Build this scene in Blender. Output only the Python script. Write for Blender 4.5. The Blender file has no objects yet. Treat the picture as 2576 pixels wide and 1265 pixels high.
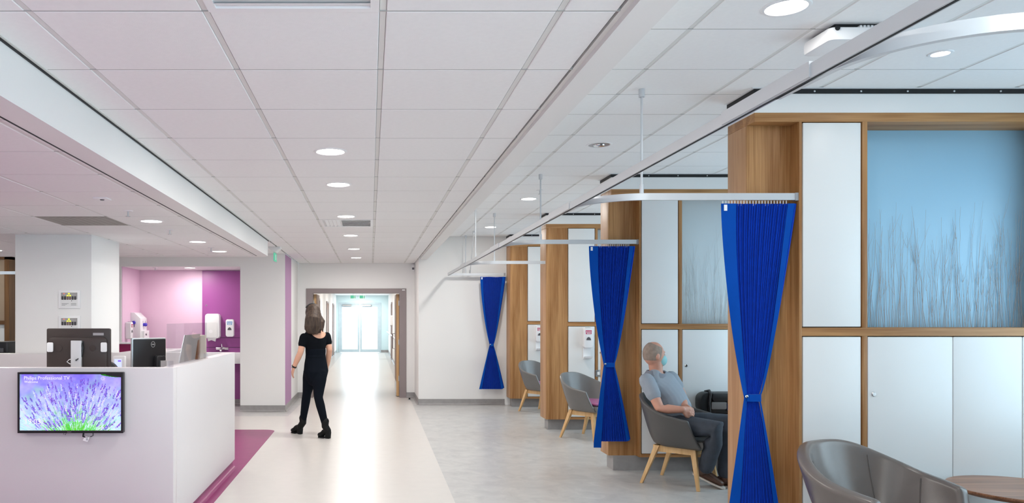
import bpy, bmesh, math, random
import numpy as np
from mathutils import Vector, Matrix
random.seed(7); np.random.seed(7)
PI = math.pi
scene = bpy.context.scene
COL = scene.collection

# ------------------------------------------------------------------ camera
F = 1892.0; VX, VY, CH = 932.0, 799.0, 1.52        # focal length in px, vanishing point, eye height
cam_d = bpy.data.cameras.new('camera'); cam = bpy.data.objects.new('camera', cam_d); COL.objects.link(cam)
cam_d.sensor_width = 36.0; cam_d.lens = 36.0 * F / 2576.0
cam_d.shift_x = (1288.0 - VX) / 2576.0; cam_d.shift_y = (VY - 632.5) / 2576.0
cam.location = (0, 0, CH); cam.rotation_euler = (PI / 2, 0, 0)
cam_d.clip_start = 0.05; cam_d.clip_end = 200
scene.camera = cam
def P(px, py, Y):                                   # photo pixel at depth Y -> world point
    return Vector(((px - VX) * Y / F, Y, CH - (py - VY) * Y / F))

# ------------------------------------------------------------------ world and exposure
world = bpy.data.worlds.new('sky'); scene.world = world; world.use_nodes = True
wn = world.node_tree.nodes; bg = wn['Background']
bg.inputs[0].default_value = (0.70, 0.875, 1.0, 1); bg.inputs[1].default_value = 3.3
scene.view_settings.view_transform = 'Standard'; scene.view_settings.look = 'None'
scene.view_settings.gamma = 1.0; scene.view_settings.use_curve_mapping = False
scene.view_settings.exposure = 0.87
LAMP = 10.5                                         # watts of one downlight
scene.cycles.max_bounces = 7; scene.cycles.diffuse_bounces = 5; scene.cycles.glossy_bounces = 3; scene.cycles.transmission_bounces = 4; scene.cycles.transparent_max_bounces = 10
scene.cycles.use_adaptive_sampling = True; scene.cycles.adaptive_threshold = 0.04
scene.cycles.sample_clamp_indirect = 6.0
scene.cycles.caustics_reflective = False; scene.cycles.caustics_refractive = False

# ------------------------------------------------------------------ materials
def srgb(r, g, b):
    f = lambda c: (c / 255 / 12.92) if c / 255 <= 0.04045 else ((c / 255 + 0.055) / 1.055) ** 2.4
    return (f(r), f(g), f(b))
MATS = {}
def mat(name, col, rough=0.5, metal=0.0, var=0.04, nscale=6.0, bump=0.0, bscale=80.0, spec=0.5, emit=None, estr=0.0, coat=0.0, sheen=0.0):
    m = bpy.data.materials.new(name); m.use_nodes = True; nt = m.node_tree
    b = nt.nodes['Principled BSDF']
    b.inputs['Roughness'].default_value = rough; b.inputs['Metallic'].default_value = metal
    b.inputs['Specular IOR Level'].default_value = spec
    if coat: b.inputs['Coat Weight'].default_value = coat
    if sheen: b.inputs['Sheen Weight'].default_value = sheen
    tc = nt.nodes.new('ShaderNodeTexCoord')
    n = nt.nodes.new('ShaderNodeTexNoise'); n.inputs['Scale'].default_value = nscale; n.inputs['Detail'].default_value = 3
    nt.links.new(tc.outputs['Object'], n.inputs['Vector'])
    r = nt.nodes.new('ShaderNodeValToRGB')
    r.color_ramp.elements[0].position = 0.3; r.color_ramp.elements[1].position = 0.7
    r.color_ramp.elements[0].color = (*[c * (1 - var) for c in col], 1)
    r.color_ramp.elements[1].color = (*[min(1, c * (1 + var)) for c in col], 1)
    nt.links.new(n.outputs['Fac'], r.inputs['Fac']); nt.links.new(r.outputs['Color'], b.inputs['Base Color'])
    if bump:
        n2 = nt.nodes.new('ShaderNodeTexNoise'); n2.inputs['Scale'].default_value = bscale; n2.inputs['Detail'].default_value = 4
        nt.links.new(tc.outputs['Object'], n2.inputs['Vector'])
        bp = nt.nodes.new('ShaderNodeBump'); bp.inputs['Strength'].default_value = bump; bp.inputs['Distance'].default_value = 0.01
        nt.links.new(n2.outputs['Fac'], bp.inputs['Height']); nt.links.new(bp.outputs['Normal'], b.inputs['Normal'])
    if emit:
        b.inputs['Emission Color'].default_value = (*emit, 1); b.inputs['Emission Strength'].default_value = estr
    MATS[name] = m
    return m
def wood(name, dark, light, axis='Z', rough=0.45, scale=1.0):
    m = bpy.data.materials.new(name); m.use_nodes = True; nt = m.node_tree
    b = nt.nodes['Principled BSDF']; b.inputs['Roughness'].default_value = rough; b.inputs['Specular IOR Level'].default_value = 0.35
    tc = nt.nodes.new('ShaderNodeTexCoord'); mp = nt.nodes.new('ShaderNodeMapping')
    s = [9 * scale] * 3; s['XYZ'.index(axis)] = 0.55 * scale
    mp.inputs['Scale'].default_value = s
    nt.links.new(tc.outputs['Object'], mp.inputs['Vector'])
    n = nt.nodes.new('ShaderNodeTexNoise'); n.inputs['Scale'].default_value = 1.0; n.inputs['Detail'].default_value = 2; n.inputs['Distortion'].default_value = 0.6
    nt.links.new(mp.outputs['Vector'], n.inputs['Vector'])
    mul = nt.nodes.new('ShaderNodeMath'); mul.operation = 'MULTIPLY'; mul.inputs[1].default_value = 13.0
    nt.links.new(n.outputs['Fac'], mul.inputs[0])
    sn = nt.nodes.new('ShaderNodeMath'); sn.operation = 'SINE'; nt.links.new(mul.outputs[0], sn.inputs[0])
    mp2 = nt.nodes.new('ShaderNodeMapping'); s2 = [120 * scale] * 3; s2['XYZ'.index(axis)] = 3 * scale
    mp2.inputs['Scale'].default_value = s2; nt.links.new(tc.outputs['Object'], mp2.inputs['Vector'])
    n2 = nt.nodes.new('ShaderNodeTexNoise'); n2.inputs['Scale'].default_value = 1.0; n2.inputs['Detail'].default_value = 3
    nt.links.new(mp2.outputs['Vector'], n2.inputs['Vector'])
    mix = nt.nodes.new('ShaderNodeMath'); mix.operation = 'MULTIPLY_ADD'; mix.inputs[1].default_value = 0.22
    nt.links.new(sn.outputs[0], mix.inputs[0]); nt.links.new(n2.outputs['Fac'], mix.inputs[2])
    r = nt.nodes.new('ShaderNodeValToRGB')
    r.color_ramp.elements[0].position = 0.2; r.color_ramp.elements[1].position = 0.85
    r.color_ramp.elements[0].color = (*dark, 1); r.color_ramp.elements[1].color = (*light, 1)
    nt.links.new(mix.outputs[0], r.inputs['Fac']); nt.links.new(r.outputs['Color'], b.inputs['Base Color'])
    MATS[name] = m
    return m
def clear_glass(name, tint, refl=0.08, rough=0.02):
    m = bpy.data.materials.new(name); m.use_nodes = True; nt = m.node_tree; nt.nodes.clear()
    o = nt.nodes.new('ShaderNodeOutputMaterial'); mx = nt.nodes.new('ShaderNodeMixShader'); mx.inputs[0].default_value = refl
    t = nt.nodes.new('ShaderNodeBsdfTransparent'); t.inputs[0].default_value = (*tint, 1)
    g = nt.nodes.new('ShaderNodeBsdfGlossy'); g.inputs['Roughness'].default_value = rough
    nt.links.new(t.outputs[0], mx.inputs[1]); nt.links.new(g.outputs[0], mx.inputs[2]); nt.links.new(mx.outputs[0], o.inputs[0])
    MATS[name] = m; return m
def frosted(name, tint, transl=0.6, gloss=0.05, gr=0.35):
    m = bpy.data.materials.new(name); m.use_nodes = True; nt = m.node_tree; nt.nodes.clear()
    o = nt.nodes.new('ShaderNodeOutputMaterial')
    d = nt.nodes.new('ShaderNodeBsdfDiffuse'); t = nt.nodes.new('ShaderNodeBsdfTranslucent')
    g = nt.nodes.new('ShaderNodeBsdfGlossy'); g.inputs['Roughness'].default_value = gr
    tc = nt.nodes.new('ShaderNodeTexCoord'); n = nt.nodes.new('ShaderNodeTexNoise'); n.inputs['Scale'].default_value = 1.5
    nt.links.new(tc.outputs['Object'], n.inputs['Vector'])
    r = nt.nodes.new('ShaderNodeValToRGB')
    r.color_ramp.elements[0].color = (*[c * 0.93 for c in tint], 1); r.color_ramp.elements[1].color = (*tint, 1)
    nt.links.new(n.outputs['Fac'], r.inputs['Fac'])
    nt.links.new(r.outputs[0], d.inputs[0]); nt.links.new(r.outputs[0], t.inputs[0])
    m1 = nt.nodes.new('ShaderNodeMixShader'); m1.inputs[0].default_value = transl
    nt.links.new(d.outputs[0], m1.inputs[1]); nt.links.new(t.outputs[0], m1.inputs[2])
    m2 = nt.nodes.new('ShaderNodeMixShader'); m2.inputs[0].default_value = gloss
    nt.links.new(m1.outputs[0], m2.inputs[1]); nt.links.new(g.outputs[0], m2.inputs[2]); nt.links.new(m2.outputs[0], o.inputs[0])
    MATS[name] = m; return m
def emission(name, col, s):
    m = bpy.data.materials.new(name); m.use_nodes = True; nt = m.node_tree; nt.nodes.clear()
    o = nt.nodes.new('ShaderNodeOutputMaterial'); e = nt.nodes.new('ShaderNodeEmission')
    e.inputs[0].default_value = (*col, 1); e.inputs[1].default_value = s
    nt.links.new(e.outputs[0], o.inputs[0]); MATS[name] = m; return m
def vcol(name, attr='Col', s=1.0):                  # a lit screen: picture kept in a colour attribute
    m = bpy.data.materials.new(name); m.use_nodes = True; nt = m.node_tree
    b = nt.nodes['Principled BSDF']; b.inputs['Base Color'].default_value = (0.01, 0.01, 0.01, 1); b.inputs['Roughness'].default_value = 0.25
    a = nt.nodes.new('ShaderNodeAttribute'); a.attribute_name = attr
    nt.links.new(a.outputs['Color'], b.inputs['Emission Color']); b.inputs['Emission Strength'].default_value = s
    MATS[name] = m; return m

WALL = mat('white_paint', (0.80, 0.795, 0.785), 0.6, var=0.008, nscale=1.2, spec=0.3)
TILE = mat('ceiling_tile', (0.86, 0.86, 0.86), 0.85, var=0.012, nscale=40, bump=0.12, bscale=260, spec=0.2)
TBAR = mat('ceiling_grid', (0.72, 0.72, 0.70), 0.5, var=0.01, spec=0.4)
JOINT = mat('shaded_joint_bar', (0.42, 0.42, 0.41), 0.7, var=0.02)  # cross bars coloured dark for the shadow line in the tile joints
GAP = mat('shadowed_ceiling_void', (0.16, 0.16, 0.16), 0.9, var=0.01)  # slab coloured dark to stand for shade between the tiles
CREAM = mat('cream_vinyl', srgb(205, 200, 195), 0.28, var=0.02, nscale=9, bump=0.015, bscale=40, spec=0.45)
GREY = None
PURPLE_FLOOR = mat('purple_vinyl', srgb(140, 50, 103), 0.33, var=0.06, nscale=9, spec=0.35)
SKIRT = mat('grey_coved_skirting', srgb(150, 147, 146), 0.4, var=0.08, nscale=14)
PINK = mat('pink_paint', srgb(226, 192, 214), 0.55, var=0.01)
PURPLE = mat('purple_panel', srgb(150, 76, 142), 0.4, var=0.01)
PURPLE_PALE = mat('mauve_paint', srgb(170, 126, 166), 0.5, var=0.01)
MAGENTA = mat('magenta_laminate', srgb(140, 15, 80), 0.4)
DESK = mat('white_solid_surface', (0.645, 0.615, 0.625), 0.35, var=0.006, nscale=2)
PANEL = mat('white_lacquer', (0.75, 0.755, 0.75), 0.38, var=0.004, nscale=2, spec=0.5)
OAK = wood('oak_upright_grain', srgb(142, 97, 55), srgb(184, 139, 92), 'Z')
OAK_H = wood('oak_level_grain', srgb(142, 97, 55), srgb(184, 139, 92), 'X')
OAK_Y = wood('oak_end_grain', srgb(164, 120, 80), srgb(192, 150, 110), 'Z', scale=1.2)
BEECH = wood('pale_beech', srgb(206, 164, 112), srgb(222, 184, 134), 'Z', scale=2)
WALNUT = wood('walnut', srgb(108, 70, 48), srgb(160, 112, 82), 'X', 0.3, scale=1.3)
DOORWOOD = wood('brown_door_wood', srgb(120, 82, 52), srgb(150, 106, 70), 'Z')
FRAME = mat('taupe_door_frame', srgb(140, 128, 128), 0.45, var=0.01)
ALU = mat('satin_aluminium', srgb(205, 207, 210), 0.35, metal=0.35, var=0.01)
WHITE = mat('white_plastic', (0.82, 0.82, 0.83), 0.35, var=0.004)
DARK = mat('black_plastic', (0.012, 0.012, 0.014), 0.35)
BLACK = mat('matt_black', (0.006, 0.006, 0.007), 0.6)
CHROME = mat('chrome', (0.75, 0.75, 0.76), 0.12, metal=1.0, var=0.01)
STEEL = mat('brushed_steel', (0.55, 0.56, 0.57), 0.35, metal=1.0, var=0.02)
LAMPFACE = emission('lamp_face', (1.0, 0.95, 0.88), 9.0)
GLASS = clear_glass('window_glass', (0.93, 0.97, 0.98))
ACRYLIC = clear_glass('acrylic_sheet', (0.93, 0.93, 0.95), 0.11)
RESIN_PALE = frosted('pale_resin_pane', (0.72, 0.80, 0.84), .28)  # farther panes: resin colour lightened to offset their shade
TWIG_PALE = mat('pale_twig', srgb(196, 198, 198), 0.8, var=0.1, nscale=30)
RESIN = frosted('blue_resin_pane', (0.36, 0.62, 0.81), .12)
TWIG = mat('dry_twig', srgb(176, 167, 160), 0.8, var=0.1, nscale=30)
BLUE = mat('royal_blue_cloth', (0.001, 0.044, 0.43), 0.75, var=0.06, nscale=20, spec=0.05, sheen=0.05)
BLUE_L = mat('royal_blue_hem', (0.0006, 0.060, 0.35), 0.7, var=0.04, nscale=10, spec=0.06, sheen=0.05)
GREEN = emission('exit_green', (0.16, 0.66, 0.42), 0.5)

def grey_floor():
    m = bpy.data.materials.new('grey_vinyl'); m.use_nodes = True; nt = m.node_tree
    b = nt.nodes['Principled BSDF']; b.inputs['Roughness'].default_value = 0.3; b.inputs['Specular IOR Level'].default_value = 0.45
    tc = nt.nodes.new('ShaderNodeTexCoord')
    n = nt.nodes.new('ShaderNodeTexNoise'); n.inputs['Scale'].default_value = 5.5; n.inputs['Detail'].default_value = 6; n.inputs['Roughness'].default_value = 0.65
    n.inputs['Distortion'].default_value = 0.8
    nt.links.new(tc.outputs['Object'], n.inputs['Vector'])
    r = nt.nodes.new('ShaderNodeValToRGB'); r.color_ramp.elements[0].position = 0.3; r.color_ramp.elements[1].position = 0.72
    r.color_ramp.elements[0].color = (*srgb(170, 169, 168), 1); r.color_ramp.elements[1].color = (*srgb(196, 194, 191), 1)
    nt.links.new(n.outputs['Fac'], r.inputs['Fac']); nt.links.new(r.outputs[0], b.inputs['Base Color'])
    return m
GREY = grey_floor()

# ------------------------------------------------------------------ mesh helpers
class MB:
    def __init__(s): s.v = []; s.f = []
    def add(s, vs, fs):
        o = len(s.v); s.v += [tuple(v) for v in vs]; s.f += [tuple(i + o for i in f) for f in fs]; return s
    def box(s, x0, x1, y0, y1, z0, z1):
        return s.add([(x0, y0, z0), (x1, y0, z0), (x1, y1, z0), (x0, y1, z0), (x0, y0, z1), (x1, y0, z1), (x1, y1, z1), (x0, y1, z1)],
                     [(0, 3, 2, 1), (4, 5, 6, 7), (0, 1, 5, 4), (1, 2, 6, 5), (2, 3, 7, 6), (3, 0, 4, 7)])
    def prism(s, pts, h0, h1, axis='Z'):            # polygon (2d) extruded along an axis; ccw about +axis
        n = len(pts)
        def w(p, h): return {'Z': (p[0], p[1], h), 'Y': (p[0], h, p[1]), 'X': (h, p[0], p[1])}[axis]
        fs = [tuple(range(n))[::-1], tuple(range(n, 2 * n))] + [(i, (i + 1) % n, n + (i + 1) % n, n + i) for i in range(n)]
        if axis == 'Y': fs = [f[::-1] for f in fs]
        return s.add([w(p, h0) for p in pts] + [w(p, h1) for p in pts], fs)
    def loft(s, rings, cap=True, closed=True):
        n = len(rings[0]); o = []
        vs = [v for r in rings for v in r]; fs = []
        for i in range(len(rings) - 1):
            for j in range(n if closed else n - 1):
                k = (j + 1) % n
                fs.append((i * n + j, i * n + k, (i + 1) * n + k, (i + 1) * n + j))
        if cap and closed: fs += [tuple(range(n))[::-1], tuple(range((len(rings) - 1) * n, len(rings) * n))]
        return s.add(vs, fs)
    def tube(s, pts, r, n=8, cap=True):
        pts = [Vector(p) for p in pts]; rings = []; up = None
        rs = r if isinstance(r, (list, tuple)) else [r] * len(pts)
        for i, p in enumerate(pts):
            t = (pts[min(i + 1, len(pts) - 1)] - pts[max(i - 1, 0)]).normalized()
            if up is None: up = Vector((0, 0, 1)) if abs(t.z) < 0.9 else Vector((1, 0, 0))
            u = t.cross(up).normalized(); w = u.cross(t); up = w
            rings.append([p + (u * math.cos(2 * PI * k / n) + w * math.sin(2 * PI * k / n)) * rs[i] for k in range(n)])
        return s.loft(rings, cap)
    def lathe(s, prof, c=(0, 0, 0), n=24, axis='Z'):  # prof: (r, h) from bottom to top
        rings = []
        for r, h in prof:
            rings.append([{'Z': (c[0] + r * math.cos(2 * PI * k / n), c[1] + r * math.sin(2 * PI * k / n), c[2] + h),
                           'Y': (c[0] + r * math.cos(2 * PI * k / n), c[1] + h, c[2] + r * math.sin(2 * PI * k / n)),
                           'X': (c[0] + h, c[1] + r * math.cos(2 * PI * k / n), c[2] + r * math.sin(2 * PI * k / n))}[axis] for k in range(n)])
        return s.loft(rings, True)
    def rbox(s, x0, x1, y0, y1, z0, z1, r, axis='Y', n=5):   # box with the four edges along an axis rounded
        A = {'Y': (x0, x1, z0, z1, y0, y1), 'Z': (x0, x1, y0, y1, z0, z1), 'X': (y0, y1, z0, z1, x0, x1)}[axis]
        a0, a1, b0, b1, h0, h1 = A; pts = []
        for cx, cy, st in ((a1 - r, b0 + r, -PI / 2), (a1 - r, b1 - r, 0), (a0 + r, b1 - r, PI / 2), (a0 + r, b0 + r, PI)):
            for k in range(n + 1):
                t = st + PI / 2 * k / n; pts.append((cx + r * math.cos(t), cy + r * math.sin(t)))
        return s.prism(pts, h0, h1, axis)
    def mesh(s, name, off=(0, 0, 0), fix=True):
        me = bpy.data.meshes.new(name)
        me.from_pydata([(v[0] - off[0], v[1] - off[1], v[2] - off[2]) for v in s.v], [], s.f); me.update()
        if fix:
            bm = bmesh.new(); bm.from_mesh(me); bmesh.ops.recalc_face_normals(bm, faces=bm.faces); bm.to_mesh(me); bm.free()
        return me
    def build(s, name, m, parent=None, smooth=False, bevel=0.0, local=False, fix=True):
        off = (0, 0, 0)
        if parent is not None and not local:
            p = parent
            off = Vector((0, 0, 0))
            while p is not None: off = off + p.location; p = p.parent
        me = s.mesh(name, off, fix); me.materials.append(m if not isinstance(m, str) else MATS[m])
        if bevel: bevel_mesh(me, bevel)
        if smooth: shade(me)
        return link(name, me, parent)
def bevel_mesh(me, w, seg=2):
    bm = bmesh.new(); bm.from_mesh(me)
    ed = [e for e in bm.edges if len(e.link_faces) == 2 and e.calc_face_angle(0) > 0.6]
    bmesh.ops.bevel(bm, geom=ed, offset=w, segments=seg, affect='EDGES', profile=0.6, clamp_overlap=True)
    bm.to_mesh(me); bm.free(); shade(me)
def shade(me, ang=40):
    me.polygons.foreach_set('use_smooth', [True] * len(me.polygons))
    me.set_sharp_from_angle(angle=math.radians(ang)); me.update()
def link(name, me, parent=None):
    o = bpy.data.objects.new(name, me); COL.objects.link(o)
    if parent is not None: o.parent = parent
    return o
def tag(o, label, cat, group=None):
    o['label'] = label; o['category'] = cat
    if group: o['group'] = group
    return o
def thing(name, label, cat, loc=(0, 0, 0), rz=0.0, group=None):
    o = bpy.data.objects.new(name, None); COL.objects.link(o); o.empty_display_size = 0.1
    o.location = loc; o.rotation_euler = (0, 0, rz)
    return tag(o, label, cat, group)
def struct(name, mb, m, label=None, bevel=0.0):
    o = mb.build(name, m, None, bevel=bevel); o['kind'] = 'structure'
    if label: o['label'] = label
    return o
def copy_tree(o, parent=None):
    c = o.copy(); COL.objects.link(c); c.parent = parent
    for ch in [x for x in bpy.data.objects if x.parent == o]: copy_tree(ch, c)
    return c
def piece(name, me, parent, loc):                    # a shared-mesh piece
    o = bpy.data.objects.new(name, me); COL.objects.link(o); o.parent = parent; o.location = loc; return o
def apply_mods(o):
    dg = bpy.context.evaluated_depsgraph_get(); dg.update()
    me = bpy.data.meshes.new_from_object(o.evaluated_get(dg), depsgraph=dg)
    old = o.data; o.modifiers.clear(); o.data = me; bpy.data.meshes.remove(old); return o
def text(name, s, size, loc, m, parent, rot=(PI / 2, 0, 0), extrude=0.0005):
    cu = bpy.data.curves.new(name, 'FONT'); cu.body = s; cu.size = size; cu.extrude = extrude; cu.resolution_u = 2
    t = bpy.data.objects.new(name, cu); COL.objects.link(t)
    dg = bpy.context.evaluated_depsgraph_get(); me = bpy.data.meshes.new_from_object(t.evaluated_get(dg), depsgraph=dg)
    bpy.data.objects.remove(t); me.materials.append(m)
    o = link(name, me, parent); o.rotation_euler = rot
    off = Vector((0, 0, 0)); p = parent
    while p is not None: off = off + p.location; p = p.parent
    o.location = Vector(loc) - off
    return o

# ------------------------------------------------------------------ levels
ZC, ZR, ZL = 2.556, 2.936, 2.346      # corridor, bay and reception ceilings
YEND, YW, YRW = 14.3, 12.18, 13.13     # end wall, alcove wall, wall beyond the bays
YB = -3.0                              # wall behind the camera

# floor
fl = struct('floor', MB().box(-9.2, 4.8, YB - .1, 34, -0.12, 0.0), GREY, 'mottled grey vinyl floor')
fx = lambda y: 0.742 - (13.63 - y) * 0.0063
MB().prism([(-4.5, YB), (fx(YB), YB), (fx(YEND), YEND), (0.60, YEND), (0.60, 32.2), (-1.2, 32.2), (-1.2, YEND), (-1.27, 11.6), (-4.5, 11.6)][::1], 0.0, 0.0015).build('cream_vinyl_lane', CREAM, fl)
arc = [(-1.285 - 0.14 + 0.14 * math.cos(t), 10.2 - 0.14 + 0.14 * math.sin(t)) for t in np.linspace(0, PI / 2, 9)]
MB().prism([(-4.5, YB), (-1.285, YB)] + arc + [(-4.5, 10.2)], 0.0, 0.003).build('purple_vinyl_zone', PURPLE_FLOOR, fl)

# walls
w = MB().box(-4.6, -4.036, YW, 13.4, 0, 2.6).box(-4.036, -2.11, YW, 13.12, 2.35, 2.6).box(-2.11, -1.384, YW, YEND, 0, 2.6)
struct('wall_alcove', w, WALL)
struct('wall_alcove_back', MB().box(-4.036, -2.11, 13.12, 13.4, 0, 2.6), PINK, 'pink painted back wall of the alcove')
struct('wall_alcove_side', MB().box(-4.036, -4.026, YW + .02, 13.12, 0, 2.35), PINK, 'pink painted side wall of the alcove')
pp = struct('trim_1', MB().box(-2.93, -2.11, 13.095, 13.12, 0.1, 2.335), PURPLE, 'tall purple panel in the alcove')
for zz in (1.0, 1.17, 2.28): MB().box(-2.93, -2.11, 13.0935, 13.0955, zz, zz + .006).build('joint_line', BLACK if zz < 2 else PURPLE, pp)
struct('trim_2', MB().box(-1.384, -1.379, 12.2, 13.09, 0.1, 2.545), PURPLE_PALE, 'mauve painted strip on the corridor pier')
DX0, DX1, DZ = -1.096, 0.552, 1.985
w = MB().box(-1.384, DX0 - .128, YEND, YEND + .2, 0, 2.6).box(DX1 + .128, 0.84, YEND, YEND + .2, 0, 2.6).box(DX0 - .128, DX1 + .128, YEND, YEND + .2, DZ + .09, 2.6)
struct('wall_end', w, WALL)
d = MB().box(DX0 - .128, DX0, YEND - .015, YEND + .2, 0, DZ + .09).box(DX1, DX1 + .128, YEND - .015, YEND + .2, 0, DZ + .09).box(DX0, DX1, YEND - .015, YEND + .2, DZ, DZ + .09)
d1 = struct('door_1', d, FRAME, 'taupe frame of the open double doorway')
MB().box(.60, .655, YEND - .022, YEND - .015, DZ + .052, DZ + .07).build('sign_plate', WHITE, d1)
struct('wall_bay_return', MB().box(0.84, 1.2, YRW, YEND + .2, 0, 3.0), WALL)
struct('wall_bay_end', MB().box(1.2, 4.8, YRW, YRW + .2, 0, 3.0), WALL)
struct('wall_back', MB().box(-9.2, 4.8, YB - .2, YB, 0, .4).box(-9.2, 4.8, YB - .2, YB, 2.4, 3.0).box(-9.2, -2.0, YB - .2, YB, .4, 2.4).box(3.4, 4.8, YB - .2, YB, .4, 2.4), WALL)
f = MB()
for k in range(4): f.box(-2.0 + 1.8 * k - .03, -2.0 + 1.8 * k + .03, YB - .14, YB - .08, .4, 2.4)
f.box(-2.0, 3.4, YB - .14, YB - .08, .4, .45).box(-2.0, 3.4, YB - .14, YB - .08, 2.35, 2.4)
wo = struct('window_9', f, WHITE, 'long unseen window added behind the camera for frontal fill')  # unseen window, added for frontal fill light
for k in range(3): MB().box(-1.97 + 1.8 * k, -.23 + 1.8 * k, YB - .113, YB - .107, .45, 2.35).build('pane', GLASS, wo)
ld = bpy.data.lights.new('window_portal', 'AREA'); ld.shape = 'RECTANGLE'; ld.size = 5.4; ld.size_y = 2.0; ld.cycles.is_portal = True
lo = bpy.data.objects.new('window_portal', ld); COL.objects.link(lo); lo.location = (.7, YB - .25, 1.4); lo.rotation_euler = (PI / 2, 0, 0)
struct('wall_left', MB().box(-9.2, -9.0, YB, 16.2, 0, 3.0), WALL)
struct('wall_far_left', MB().box(-9.0, -4.6, 15.9, 16.2, 0, 3.0), WALL)
struct('wall_far_side', MB().box(-4.62, -4.60, 13.4, 16.2, 0, 3.0), WALL)
# window wall on the right
bays = [(-2.6, 1.5), (2.3, 4.45), (5.2, 7.2), (7.95, 9.95), (10.7, 12.7)]
w = MB().box(4.6, 4.8, YB, YRW, 0, 0.75).box(4.6, 4.8, YB, YRW, 2.45, 3.0)
ys = [YB] + [v for b in bays for v in b] + [YRW]
for i in range(0, len(ys), 2): w.box(4.6, 4.8, ys[i], ys[i + 1], 0.75, 2.45)
struct('wall_right', w, WALL)
for i, (a, b) in enumerate(bays):
    f = MB().box(4.66, 4.72, a, a + .05, .75, 2.45).box(4.66, 4.72, b - .05, b, .75, 2.45).box(4.66, 4.72, a + .05, b - .05, .75, .80).box(4.66, 4.72, a + .05, b - .05, 2.40, 2.45)
    f.box(4.66, 4.72, (a + b) / 2 - .025, (a + b) / 2 + .025, .80, 2.40)
    wo = struct('window_%d' % (i + 1), f, WHITE, 'white framed window in the bay wall')
    m_ = (a + b) / 2
    for (p, q) in ((a + .05, m_ - .025), (m_ + .025, b - .05)):
        MB().box(4.687, 4.693, p, q, .80, 2.40).build('pane', GLASS, wo)
    ld = bpy.data.lights.new('window_portal', 'AREA'); ld.shape = 'RECTANGLE'; ld.size = b - a; ld.size_y = 1.7; ld.cycles.is_portal = True
    lo = bpy.data.objects.new('window_portal', ld); COL.objects.link(lo); lo.location = (4.82, m_, 1.60); lo.rotation_euler = (PI / 2, 0, PI / 2)

# corridor beyond the doorway
YF = 33.0
struct('wall_corridor_left', MB().box(-1.7, -1.5, YEND + .2, YF, 0, 2.6), WALL)
struct('wall_corridor_right', MB().box(0.785, 0.985, YEND + .2, YF, 0, 2.6), WALL)
struct('ceiling_corridor', MB().box(-1.7, 0.985, YEND + .2, YF + .2, 2.5, 2.6), TILE)
w = MB().box(-1.7, -1.40, YF, YF + .2, 0, 2.6).box(0.46, 0.985, YF, YF + .2, 0, 2.6).box(-1.40, 0.46, YF, YF + .2, 2.18, 2.6)
struct('wall_corridor_end', w, mat('pale_aqua_paint', srgb(206, 228, 232), 0.6, var=0.01))
AQ = mat('pale_grey_door_frame', srgb(188, 205, 212), 0.4)
d = MB().box(-1.40, -1.33, YF - .02, YF + .12, 0, 2.18).box(.39, .46, YF - .02, YF + .12, 0, 2.18).box(-1.33, .39, YF - .02, YF + .12, 2.11, 2.18)
d2 = struct('door_2', d, AQ, 'glazed double door at the far end of the corridor')
for x0, x1 in ((-1.33, -.475), (-.465, .39)):
    lf = MB().box(x0, x0 + .09, YF, YF + .05, .01, 2.11).box(x1 - .09, x1, YF, YF + .05, .01, 2.11).box(x0 + .09, x1 - .09, YF, YF + .05, .01, .14).box(x0 + .09, x1 - .09, YF, YF + .05, 1.99, 2.11).build('door_leaf', AQ, d2)
    MB().box(x0 + .09, x1 - .09, YF + .02, YF + .03, .14, 1.99).build('pane', GLASS, lf)
    MB().box(x0 + .1, x0 + .5, YF - .06, YF, 2.02, 2.09).build('door_closer', STEEL, lf)
ld = bpy.data.lights.new('door_portal', 'AREA'); ld.shape = 'RECTANGLE'; ld.size = 1.7; ld.size_y = 2.1; ld.cycles.is_portal = True
lo = bpy.data.objects.new('door_portal', ld); COL.objects.link(lo); lo.location = (-.47, YF + .3, 1.07); lo.rotation_euler = (-PI / 2, 0, 0)
for k, xx in enumerate((-.63, -.30)):
    t = thing('exit_sign', ('left' if k == 0 else 'right') + ' of the two small green exit signs over the far door', 'sign', (xx, YF - 6, 2.2))
    MB().box(xx - .1, xx + .1, YF - 6.02, YF - 5.98, 2.2, 2.33).build('panel', WHITE, t)
    MB().tube([(xx, YF - 6, 2.33), (xx, YF - 6, 2.5)], .006, 6).build('hanger', STEEL, t)
    MB().box(xx - .09, xx + .04, YF - 6.024, YF - 6.02, 2.21, 2.32).build('green_field', GREEN, t)
    MB().box(xx + .055, xx + .09, YF - 6.024, YF - 6.02, 2.21, 2.32).build('arrow_field', GREEN, t)
# corridor side doors
n = 3
for X, sgn, spots in ((-1.5, 1, (17.2, 21.5, 26.0, 30.0)), (0.785, -1, (19.5, 23.0, 27.5))):
    for y in spots:
        x0, x1 = sorted((X, X + sgn * .03))
        d = MB().box(x0, x1, y - .52, y - .45, 0, 2.08).box(x0, x1, y + .45, y + .52, 0, 2.08).box(x0, x1, y - .45, y + .45, 2.02, 2.08)
        do = struct('door_%d' % n, d, FRAME, 'closed side door along the corridor'); n += 1
        x2, x3 = sorted((X, X + sgn * .012))
        lf = MB().box(x2, x3, y - .45, y + .45, .01, 2.02).build('door_leaf', DOORWOOD, do)
        MB().tube([(X + sgn * .012, y - .36, 1.0), (X + sgn * .06, y - .36, 1.0), (X + sgn * .06, y - .24, 1.0)], .011, 8).build('handle', STEEL, lf)
hr = MB().tube([(.715, 15.3, .92), (.715, 32.4, .92)], .022, 10).build('handrail', WHITE)
tag(hr, 'white handrail along the right wall of the far corridor', 'handrail')
for y in (15.6, 18, 20.5, 23.8, 26.5, 29.5, 32): MB().tube([(.715, y, .92), (.715, y, .87), (.785, y, .87)], .009, 8).build('bracket', STEEL, hr)
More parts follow.
